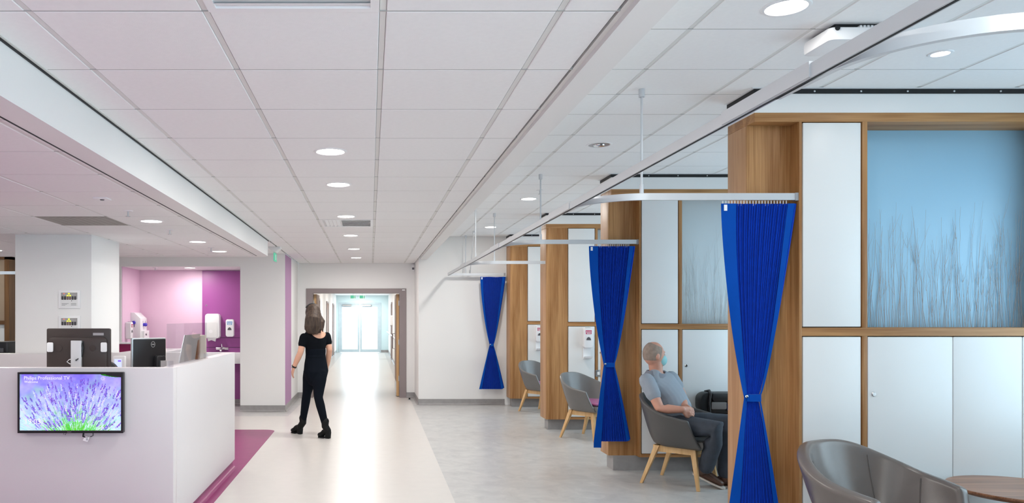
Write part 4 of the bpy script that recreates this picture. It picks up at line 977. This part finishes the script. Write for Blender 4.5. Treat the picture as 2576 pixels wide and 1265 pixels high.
t.location = (-4.026, 12.4, zpx(853, 12.4)); t.rotation_euler = (0, 0, PI / 2)
xx = pxz(537, 13.05); t = thing('towel_dispenser', 'large white paper towel dispenser on the purple panel', 'dispenser', (xx, 13.095, zpx(852, 13.0)))
zb_, zt_ = zpx(851, 13.0), zpx(789, 13.0)
MB().rbox(xx - .125, xx + .125, 12.93, 13.094, zb_, zt_, .05, 'Y').build('housing', WHITE, t, bevel=.02)
MB().rbox(xx - .10, xx + .09, 12.924, 12.934, zb_ + .02, zt_ - .15, .02, 'Y').build('front_cover', PANEL, t)
MB().lathe([(.03, 0), (.03, -.003), (.024, -.003)], (xx - .02, 12.924, zb_ + .12), 20, 'Y').build('round_emblem', WHITE, t)
MB().add([(xx - .09, 12.98, zb_), (xx + .06, 12.98, zb_), (xx + .05, 12.975, zb_ - .055), (xx - .02, 12.978, zb_ - .03), (xx - .08, 12.976, zb_ - .05)], [(0, 1, 2, 3, 4)]).build('paper_towel', WHITE, t, fix=False)
xx = pxz(579, 13.05); t = dispenser('white sanitizer dispenser with blue label on the purple panel', xx, 13.095, zpx(847, 13.0), LABEL_B, tray=False, s=1.12)
xx = pxz(556, 12.9); zz = zpx(877, 12.9)
t = thing('basin_tap', 'chrome lever tap above the hidden basin', 'tap', (xx, 13.09, zz))
MB().tube([(xx, 13.09, zz), (xx, 12.9, zz), (xx, 12.86, zz - .03)], .018, 10).build('spout', CHROME, t, smooth=True)
MB().tube([(xx - .1, 12.99, zz), (xx + .11, 12.99, zz)], .022, 12).build('mixer_body', CHROME, t, smooth=True)
MB().tube([(xx + .0, 12.99, zz + .01), (xx + .0, 12.95, zz + .08)], .008, 8).build('lever', CHROME, t)
MB().lathe([(.03, 0), (.03, -.01)], (xx, 13.093, zz), 14, 'Y').build('wall_flange', CHROME, t)
xx = pxz(590, 13.0); t = thing('hand_basin', 'white hand basin below the alcove tap', 'basin', (-2.55, 13.09, .75))
MB().rbox(-2.85, -2.14, 12.72, 13.09, .74, .92, .05, 'Z').build('bowl', WHITE, t, bevel=.02); MB().tube([(-2.5, 12.95, .74), (-2.5, 12.95, .5), (-2.5, 13.09, .5)], .02, 8).build('waste_pipe', CHROME, t)
p = P(519, 768, 13.09); t = thing('wall_stud', 'tiny brass stud on the purple panel', 'stud', (p.x, 13.095, p.z)); MB().lathe([(.012, 0), (.012, -.006)], (p.x, 13.095, p.z), 12, 'Y').build('disc', STEEL, t); MB().lathe([(.006, -.006), (.006, -.01)], (p.x, 13.095, p.z), 10, 'Y').build('screw', CHROME, t)
# clutter at the far left edge
t = thing('printer', 'black printer on the counter at the left edge', 'printer', (-5.9, 12.0, .93))
MB().rbox(-6.15, -5.72, 11.85, 12.25, .93, 1.14, .03, 'Z').build('case', DARK, t, bevel=.01); MB().box(-6.1, -5.78, 11.83, 11.86, .98, 1.04).build('paper_slot', GREYW, t)
t = thing('far_counter', 'pale counter at the left edge beyond the column', 'counter', (-6.3, 11.9, 0)); MB().box(-7.5, -4.7, 11.6, 12.4, .0, .89).build('carcass', DESK, t); MB().box(-7.5, -4.7, 11.58, 12.4, .89, .93).build('counter_top', DESK, t, bevel=.003)
# ------------------------------------------------------------------ people
SKIN = mat('warm_skin', srgb(214, 164, 138), .5, var=.03, nscale=15); SKIN2 = mat('ruddy_skin', srgb(205, 150, 128), .5, var=.04, nscale=15)
BTEE = mat('black_jersey', srgb(14, 17, 22), .9, var=.1, spec=.1); NAVY = mat('dark_navy_trousers', srgb(13, 18, 26), .9, var=.1, spec=.1); BOOT = mat('black_boot_leather', srgb(9, 10, 11), .6, spec=.25); HAIR = wood('brown_hair', srgb(40, 30, 24), srgb(76, 59, 47), 'Z', .6, scale=7)
POLO = mat('pale_grey_polo', srgb(150, 158, 168), .8, var=.03); JEAN = mat('dark_grey_jeans', srgb(62, 68, 78), .85, var=.1, nscale=20); SHOE = mat('brown_shoe_leather', srgb(84, 54, 40), .45, var=.06); GREYHAIR = mat('grey_hair', srgb(150, 132, 120), .75, var=.16, nscale=30); MASK = mat('aqua_face_mask', srgb(150, 208, 212), .7); SOLE = mat('pale_sole', srgb(205, 195, 185), .6)
COLLAR = mat('grey_collar', srgb(128, 132, 142), .8)
def ring_at(c, tdir, u, a, b, n=20):
    tdir = Vector(tdir).normalized(); u = Vector(u); u = (u - tdir * u.dot(tdir)).normalized(); v = tdir.cross(u)
    return [Vector(c) + u * a * math.cos(2 * PI * k / n) + v * b * math.sin(2 * PI * k / n) for k in range(n)]
def limb(mb, pts, rad, u=(1, 0, 0), n=16):           # tapered closed tube with rounded ends; rad item = r or (a, b)
    pts = [Vector(p) for p in pts]; rad = [(r, r) if not isinstance(r, tuple) else r for r in rad]; rings = []
    for i, p in enumerate(pts):
        d = (pts[min(i + 1, len(pts) - 1)] - pts[max(i - 1, 0)]).normalized()
        if i == 0:
            uu = Vector(u)
            if abs(d.dot(uu.normalized())) > .9: uu = Vector((0, 1, 0)) if abs(d.y) < .8 else Vector((0, 0, 1))
        uu = uu - d * uu.dot(d); uu = uu.normalized() if uu.length > 1e-4 else Vector((1, 0, 0))     # carried along without twisting
        a, b = rad[i]
        if i == 0:
            for q in (.95, .7): h = math.sqrt(1 - q * q) ; 
            for s_, q in ((.92, .35), (.6, .78)): rings.append(ring_at(p - d * min(a, b) * s_, d, uu, a * q, b * q, n))
        rings.append(ring_at(p, d, uu, a, b, n))
        if i == len(pts) - 1:
            for s_, q in ((.6, .78), (.92, .35)): rings.append(ring_at(p + d * min(a, b) * s_, d, uu, a * q, b * q, n))
    mb.loft(rings)
def ball(mb, c, r, rot=None, n=14):
    c = Vector(c); rings = []
    for i in range(1, n):
        th = PI * i / n
        ring = []
        for k in range(18):
            v = Vector((r[0] * math.sin(th) * math.cos(2 * PI * k / 18), r[1] * math.sin(th) * math.sin(2 * PI * k / 18), -r[2] * math.cos(th)))
            if rot is not None: v = rot @ v
            ring.append(c + v)
        rings.append(ring)
    mb.loft(rings)
def flesh(name, mb, m, parent, voxel=.008, smooth=4, cut=None):
    o = mb.build(name, m, parent)
    off = Vector((0, 0, 0)); p = parent
    while p is not None: off = off + p.location; p = p.parent
    md = o.modifiers.new('r', 'REMESH'); md.mode = 'VOXEL'; md.voxel_size = voxel; md.use_smooth_shade = True
    md = o.modifiers.new('s', 'SMOOTH'); md.factor = .5; md.iterations = smooth
    apply_mods(o)
    if not o.data.materials: o.data.materials.append(m)
    if cut:
        bm = bmesh.new(); bm.from_mesh(o.data)
        bmesh.ops.delete(bm, geom=[v for v in bm.verts if cut(v.co + off)], context='VERTS')
        for _ in range(14):                                   # even out the cut edge
            mv = {}
            for v in bm.verts:
                be = [e for e in v.link_edges if e.is_boundary]
                if len(be) == 2: mv[v] = (be[0].other_vert(v).co + be[1].other_vert(v).co) * .25 + v.co * .5
            for v, c in mv.items(): v.co = c
        bm.to_mesh(o.data); bm.free()
    o.data.polygons.foreach_set('use_smooth', [True] * len(o.data.polygons)); o.data.update()
    return o
def hand(mb, wrist, direc, palm_n, side, curl=.5, s=1.0):  # palm + four unequal bent fingers + thumb on the given side
    d = Vector(direc).normalized(); nrm = Vector(palm_n); nrm = (nrm - d * nrm.dot(d)).normalized(); sd = d.cross(nrm).normalized() * side; w = Vector(wrist)
    limb(mb, [w - d * .01, w + d * .03 * s, w + d * .075 * s], [(.026 * s, .018 * s), (.036 * s, .016 * s), (.038 * s, .014 * s)], sd, 12)
    for k, (o_, L) in enumerate(((.030, .070), (.010, .080), (-.010, .074), (-.029, .058))):
        b0 = w + d * .074 * s + sd * o_ * s; L *= s; pts = [b0 - d * .015]; dd = d.copy(); p = b0.copy(); pts.append(p.copy())
        for f in (.45, .32, .23):
            ax = sd * side; dd = (dd + nrm * curl * .62).normalized(); p = p + dd * L * f; pts.append(p.copy())
        limb(mb, pts, [.0095 * s, .0095 * s, .009 * s, .0085 * s, .0075 * s], sd, 8)
    t0 = w + d * .02 * s + sd * .028 * s
    limb(mb, [t0, t0 + d * .028 * s + sd * .022 * s + nrm * .008, t0 + d * .058 * s + sd * .024 * s + nrm * .02], [.013 * s, .0115 * s, .009 * s], nrm, 8)

# ---- walking woman
base = P(790, 1100, 9.6); base.z = 0
wt = thing('person', 'woman in black top, trousers and heeled boots walking away', 'person', (base.x, base.y, 0))
U = Vector((.93, .36, 0)).normalized(); FW = Vector((-.36, .93, 0)).normalized()       # her right side and her heading
def C(px, py, dy=0.0): return P(px, py, 9.62 + dy)
hipL, hipR = C(782, 936, .03), C(804, 936, -.03)
kneeL, ankL = C(772, 990, .10), C(762, 1057, .17)
kneeR, ankR = C(801, 1000, -.12), C(818, 1066, -.14)
shL, shR = C(764, 848, -.06), C(822, 845, .07)
elL, wrL = C(756, 886, -.10), C(739, 924, -.05)
elR, wrR = C(829, 880, .04), C(824, 918, .14)
neck, head = C(791, 822, .0), C(787, 788, .03)
def torso_sections(g=0.0):
    return [(C(796, 950), .125 + g, .105 + g), (C(795, 934), .150 + g, .125 + g), (C(794, 912), .134 + g, .105 + g), (C(794, 896), .118 + g, .092 + g), (C(794, 878), .122 + g, .095 + g),
            (C(793, 860), .138 + g, .105 + g), (C(793, 847), .150 + g, .093 + g), (C(793, 837), .128 + g, .074 + g), (C(793, 829), .085 + g, .056 + g)]
def torso(mb, secs): limb(mb, [c for c, a, b in secs], [(a, b) for c, a, b in secs], U, 24)
mb = MB(); torso(mb, torso_sections())
limb(mb, [C(793, 832), neck, head], [.06, .048, .05], U)
R3 = Matrix((U, FW, Vector((0, 0, 1)))).transposed()
ball(mb, head + Vector((0, 0, .0)), (.074, .092, .112), R3)
fc = head + FW * .07 - Vector((0, 0, .045)); ball(mb, fc, (.05, .04, .055), R3)            # jaw
ball(mb, head + FW * .097 - Vector((0, 0, .012)), (.012, .018, .022), R3)                    # nose
for s in (-1, 1): ball(mb, head + U * s * .074 - Vector((0, 0, .01)), (.010, .018, .028), R3)
for sh, el, wr in ((shL, elL, wrL), (shR, elR, wrR)):
    limb(mb, [sh, sh.lerp(el, .5), el, el.lerp(wr, .35), wr], [.046, .043, .038, .039, .026], U)
hand(mb, wrL, (wrL - elL).normalized() + Vector((0.08, .1, -.3)), U, -1, .45)
hand(mb, wrR, (wrR - elR).normalized() + Vector((-.05, .05, -.2)), -U, 1, .5)
for h, k, a in ((hipL, kneeL, ankL), (hipR, kneeR, ankR)):
    limb(mb, [h, h.lerp(k, .5), k, k.lerp(a, .3), a], [.082, .072, .048, .048, .030], U)
flesh('body', mb, SKIN, wt, .007, 3)
# top with a low scooped back
mb = MB(); torso(mb, torso_sections(.008)[3:])
for sh, el in ((shL, elL), (shR, elR)): limb(mb, [sh, sh.lerp(el, .48)], [.053, .053], U)
sc = C(800, 829) - FW * .10
def cut_top(co):
    d_ = co - sc
    if (d_.dot(U) / .112) ** 2 + (d_.z / .108) ** 2 < 1: return True
    return co.z > CH - (829 - VY) * 9.62 / F + .0 and abs((co - C(793, 829)).dot(U)) < .10
flesh('black_top', mb, BTEE, wt, .007, 3, cut_top)
mb = MB(); torso(mb, torso_sections(.012)[:5])
for h, k, a in ((hipL, kneeL, ankL), (hipR, kneeR, ankR)):
    limb(mb, [h, h.lerp(k, .3), h.lerp(k, .6), k, k.lerp(a, .3), a - Vector((0, 0, .01))], [.098, .093, .077, .058, .058, .042], U)
tr_ = flesh('trousers', mb, NAVY, wt, .007, 14)
mb = MB(); limb(mb, [C(794, 901), C(794, 893)], [(.133, .107), (.131, .105)], U, 28); mb.build('waistband', NAVY, wt, smooth=True)
# long hair with a dark band
mb = MB(); hb = -FW
limb(mb, [head + hb * .02 + Vector((0, 0, .025)), head + hb * .035 - Vector((0, 0, .02)), C(784, 805) + hb * .07, C(783, 822) + hb * .095, C(784, 833) + hb * .105],
     [(.085, .09), (.100, .098), (.108, .085), (.118, .06), (.10, .04)], U, 24)
ball(mb, head + hb * .008 + Vector((0, 0, .010)), (.098, .108, .112), R3)
for k in range(22):                                                                            # locks
    g_ = (k - 10.5) / 10.5; b0 = head + hb * .075 + U * g_ * .075 - Vector((0, 0, .02)); e = C(785 + g_ * 23, 837 - 9 * abs(g_) + 5 * math.sin(k * 2.3)) + hb * (.125 - .03 * g_ * g_)
    limb(mb, [b0, b0.lerp(e, .5) + hb * .022 + U * g_ * .02, e], [.012, .017, .008], U, 8)
facecut = lambda co: (co - head).dot(FW) > .045 and (co - head).z < .055 and abs((co - head).dot(U)) < .078
flesh('hair', mb, HAIR, wt, .005, 3, facecut)
bp_ = [head + U * .100 * math.cos(a) + Vector((0, 0, .012 + .112 * math.sin(a))) + FW * .02 for a in np.linspace(.55, PI - .55, 15)]
MB().tube(bp_, .009, 8).build('hair_band', BLACK, wt, smooth=True)
# watch
dw = (wrL - elL).normalized(); wp = wrL - dw * .012
MB().loft([ring_at(wp - dw * .010, dw, U, .034, .030), ring_at(wp + dw * .010, dw, U, .032, .028)]).build('watch_strap', BLACK, wt)
ww = MB().loft([ring_at(wp - U * .034 - FW * .012, U, (0, 0, 1), .017, .017), ring_at(wp - U * .041 - FW * .012, U, (0, 0, 1), .015, .015)]).build('watch_case', STEEL, wt)
# boots with block heels
def boot(ank, toe, heel, lift):
    mb = MB(); hz = heel.copy(); fd = (toe - heel); fd.z = 0; L = fd.length; fd.normalize()
    top = ank + Vector((0, 0, .035))
    limb(mb, [top, ank - Vector((0, 0, .03)), heel + Vector((0, 0, .095)) + fd * .03], [.050, .046, .042], fd)
    limb(mb, [heel + fd * .03 + Vector((0, 0, .10)), heel + fd * L * .5 + Vector((0, 0, .072)), toe - fd * .06 + Vector((0, 0, .042)), toe - fd * .03 + Vector((0, 0, .038))], [(.036, .036), (.038, .040), (.045, .034), (.040, .030)], Vector((-fd.y, fd.x, 0)))
    o = flesh('boot', mb, BOOT, wt, .006, 2)
    sd = Vector((-fd.y, fd.x, 0)); q = lambda c, w_, l_: [c + sd * w_ + fd * l_, c + sd * w_ - fd * l_, c - sd * w_ - fd * l_, c - sd * w_ + fd * l_]
    MB().loft([q(heel + fd * .03, .024, .026), q(heel + fd * .032 + Vector((0, 0, .085)), .029, .034)]).build('block_heel', BOOT, o, bevel=.004)
    sole = [toe - fd * .02 + sd * .03, toe - fd * .06 + sd * .042, toe - fd * .11 + sd * .038, toe - fd * .11 - sd * .038, toe - fd * .06 - sd * .042, toe - fd * .02 - sd * .03]
    MB().loft([[v + Vector((0, 0, .0)) for v in sole], [v + Vector((0, 0, .018)) for v in sole]]).build('sole', BOOT, o)
    MB().tube([top - fd * .045 + Vector((0, 0, -.01)), top - fd * .055 + Vector((0, 0, .022)), top - fd * .045 + Vector((0, 0, .012))], .004, 6).build('pull_tab', BOOT, o)
boot(ankR, Vector((P(800, 1100, 9.52).x, 9.56, 0)), Vector((P(830, 1102, 9.46).x, 9.45, 0)), 0)
boot(ankL, Vector((P(732, 1090, 9.84).x, 9.95, 0.0)), Vector((P(758, 1093, 9.78).x, 9.80, 0.0)), 0)

# ---- seated man in a face mask
CX, CY = 2.845, 6.92
mt = thing('person', 'seated man in grey polo shirt and face mask looking right', 'person', (CX, CY, 0))
yaw = math.radians(-43); f = Vector((math.cos(yaw), math.sin(yaw), 0)); l = Vector((-f.y, f.x, 0)); Z = Vector((0, 0, 1))
o0 = Vector((CX, CY, 0))
pel = o0 - f * .05 + Z * .535
chest = o0 - f * .115 + Z * .80; nb = P(1650, 936, 6.99); hd = P(1646, 893, 6.98)
sR, sL = P(1627, 957, 6.86), P(1688, 951, 7.10)
eR, wR = P(1660, 1028, 6.74), P(1716, 1030, 6.66)
eL, wL = P(1714, 990, 7.04), P(1722, 1022, 6.80)
HX = Vector((.97, .22, 0)).normalized(); HY = Vector((-HX.y, HX.x, 0)); RH = Matrix((HX, HY, Z)).transposed()   # where he looks
def mtor(g=0.0):
    s = [(pel - f * .01, .165, .125), (pel + f * .01 + Z * .09, .162, .135), (chest.lerp(pel, .45) + f * .035, .162, .142), (chest + f * .015, .168, .125), (chest.lerp(nb, .5), .178, .105), (nb - Z * .055, .165, .078), (nb - Z * .02, .10, .062)]
    return [(c, a + g, b + g) for c, a, b in s]
def mtorso(mb, s): limb(mb, [c for c, a, b in s], [(a, b) for c, a, b in s], l, 24)
mb = MB(); mtorso(mb, mtor())
limb(mb, [nb - Z * .04, nb + Z * .03, hd - Z * .02], [.068, .060, .062], l)
ball(mb, hd + Z * .012 - HX * .008, (.100, .078, .112), RH)
ball(mb, hd + HX * .055 - Z * .055, (.05, .054, .058), RH)
ball(mb, hd + HX * .098 - Z * .012, (.020, .012, .022), RH)                     # nose
ball(mb, hd + HX * .082 + Z * .028, (.018, .045, .012), RH)                     # brow
for s in (-1, 1):
    ball(mb, hd + HY * s * .078 - HX * .012 - Z * .012, (.018, .009, .030), RH)   # ears
kR, aR = P(1806, 1078, 6.47), P(1776, 1176, 6.66)
kL, aL = P(1834, 1060, 6.74), P(1824, 1190, 6.72)
hR_, hL_ = pel - l * .095, pel + l * .095
for s_, e_, w_ in ((sR, eR, wR), (sL, eL, wL)): limb(mb, [s_, s_.lerp(e_, .5), e_, e_.lerp(w_, .35), w_], [.058, .050, .044, .043, .030], Z)
ctr = P(1730, 1034, 6.70)
hand(mb, wR, (ctr - wR).normalized() + f * .4, l - Z * .3, -1, .55, 1.08)
hand(mb, wL, (ctr - wL).normalized() + f * .5 - Z * .2, -l - Z * .2, 1, .6, 1.08)
for h_, k_, a_ in ((hR_, kR, aR), (hL_, kL, aL)): limb(mb, [h_, h_.lerp(k_, .5), k_, k_.lerp(a_, .3), a_], [.075, .062, .040, .045, .038], Z)
flesh('body', mb, SKIN2, mt, .007, 3)
for s in (-1, 1):
    ey = hd + HX * .088 + HY * s * .030 + Z * .012
    e_ = MB(); ball(e_, ey, (.011, .012, .009), RH, 8); e_.build('eye', WHITE, mt, smooth=True)
mb = MB(); mtorso(mb, mtor(.010))
for s_, e_ in ((sR, eR), (sL, eL)): limb(mb, [s_, s_.lerp(e_, .52)], [.070, .066], Z)
flesh('polo_shirt', mb, POLO, mt, .007, 3, lambda co: (co - nb).length < .075 and co.z > nb.z - .03)
cr = [nb - Z * .012 + (l * math.cos(a) * .098 + f * math.sin(a) * .088) + Z * (.012 - .03 * max(0, math.sin(a))) for a in np.linspace(-PI, PI, 25)[:-1]]
MB().loft([[c + Z * .018 - (c - nb).normalized() * .008 for c in cr], [c + (c - nb).normalized() * .012 - Z * .012 for c in cr], [c + (c - nb).normalized() * .018 - Z * .02 for c in cr]], False).build('collar', COLLAR, mt, smooth=True)
pk = chest.lerp(nb, .62) + f * .118
MB().loft([[nb + f * .085 - Z * .04 + l * .012, nb + f * .085 - Z * .04 - l * .012, nb + f * .088 - Z * .038 - l * .012, nb + f * .088 - Z * .038 + l * .012],
           [pk + l * .012, pk - l * .012, pk + f * .004 - l * .012, pk + f * .004 + l * .012]]).build('button_placket', COLLAR, mt)
mb = MB(); mtorso(mb, mtor(.014)[:2])
for h_, k_, a_ in ((hR_, kR, aR), (hL_, kL, aL)): limb(mb, [h_, h_.lerp(k_, .5), k_, k_.lerp(a_, .35), a_ + (a_ - k_).normalized() * -.01], [.098, .092, .076, .074, .066], Z)
flesh('jeans', mb, JEAN, mt, .007, 9)
mb = MB(); ball(mb, hd + Z * .014 - HX * .010, (.1025, .081, .1135), RH)
flesh('hair', mb, GREYHAIR, mt, .005, 1, lambda co: (co - hd).dot(HX) > .028 + .25 * (co - hd).z or (co - hd).z < -.050 + .35 * max(0, (co - hd).dot(HX) + .03) or (co - hd - HX * .03 - Z * .13).length < .078)
mb = MB(); ball(mb, hd + HX * .062 - Z * .048, (.062, .061, .060), RH)
mk = flesh('face_mask', mb, MASK, mt, .006, 2, lambda co: (co - hd).dot(HX) < .035 or (co - hd).z > -.002)
for s in (-1, 1): MB().tube([hd + HX * .045 + HY * s * .058 - Z * .02, hd - HX * .0 + HY * s * .080 + Z * .004, hd - HX * .028 + HY * s * .080 - Z * .01], .0018, 5).build('ear_loop', WHITE, mk)
def shoe(heel, toe, lift, ank):
    fd = toe - heel; fd.z = 0; L = fd.length; fd.normalize(); sd = Vector((-fd.y, fd.x, 0)); up = Z
    def at(k, h): return heel + fd * L * k + Z * (lift * (1 - k) + h)
    mb = MB(); limb(mb, [at(.10, .055), at(.35, .055), at(.65, .045), at(.88, .036)], [(.036, .042), (.038, .045), (.046, .036), (.040, .026)], sd)
    limb(mb, [at(.22, .06), ank], [.045, .045], sd)
    o = flesh('shoe', mb, SHOE, mt, .006, 2)
    out = [(.0, .022), (.05, .034), (.3, .038), (.65, .050), (.9, .042), (1.0, .02)]
    rg = lambda h: [at(k, h) + sd * w_ for k, w_ in out] + [at(k, h) - sd * w_ for k, w_ in out[::-1]]
    MB().loft([rg(.0), rg(.016)]).build('sole', SOLE, o)
    for k in (.42, .5, .58): MB().tube([at(k, .085) + sd * .025, at(k + .01, .094 - .05 * (k - .42)), at(k, .085) - sd * .025], .003, 5).build('lace', DARK, o)
shoe(P(1744, 1200, 6.82) * Vector((1, 1, 0)) if False else Vector((2.93, 6.83, 0)), Vector((3.14, 6.66, 0)), .10, aR - Z * .01)
shoe(Vector((3.13, 6.80, 0)), Vector((3.34, 6.64, 0)), .0, aL - Z * .05)
# small glowing faces need no direct light sampling of their own
for n in ('lamp_face', 'lit_screen', 'exit_green', 'yellow_led', 'red_led', 'screen_lettering', 'display_glow', 'display_purple'): MATS[n].cycles.emission_sampling = 'NONE'
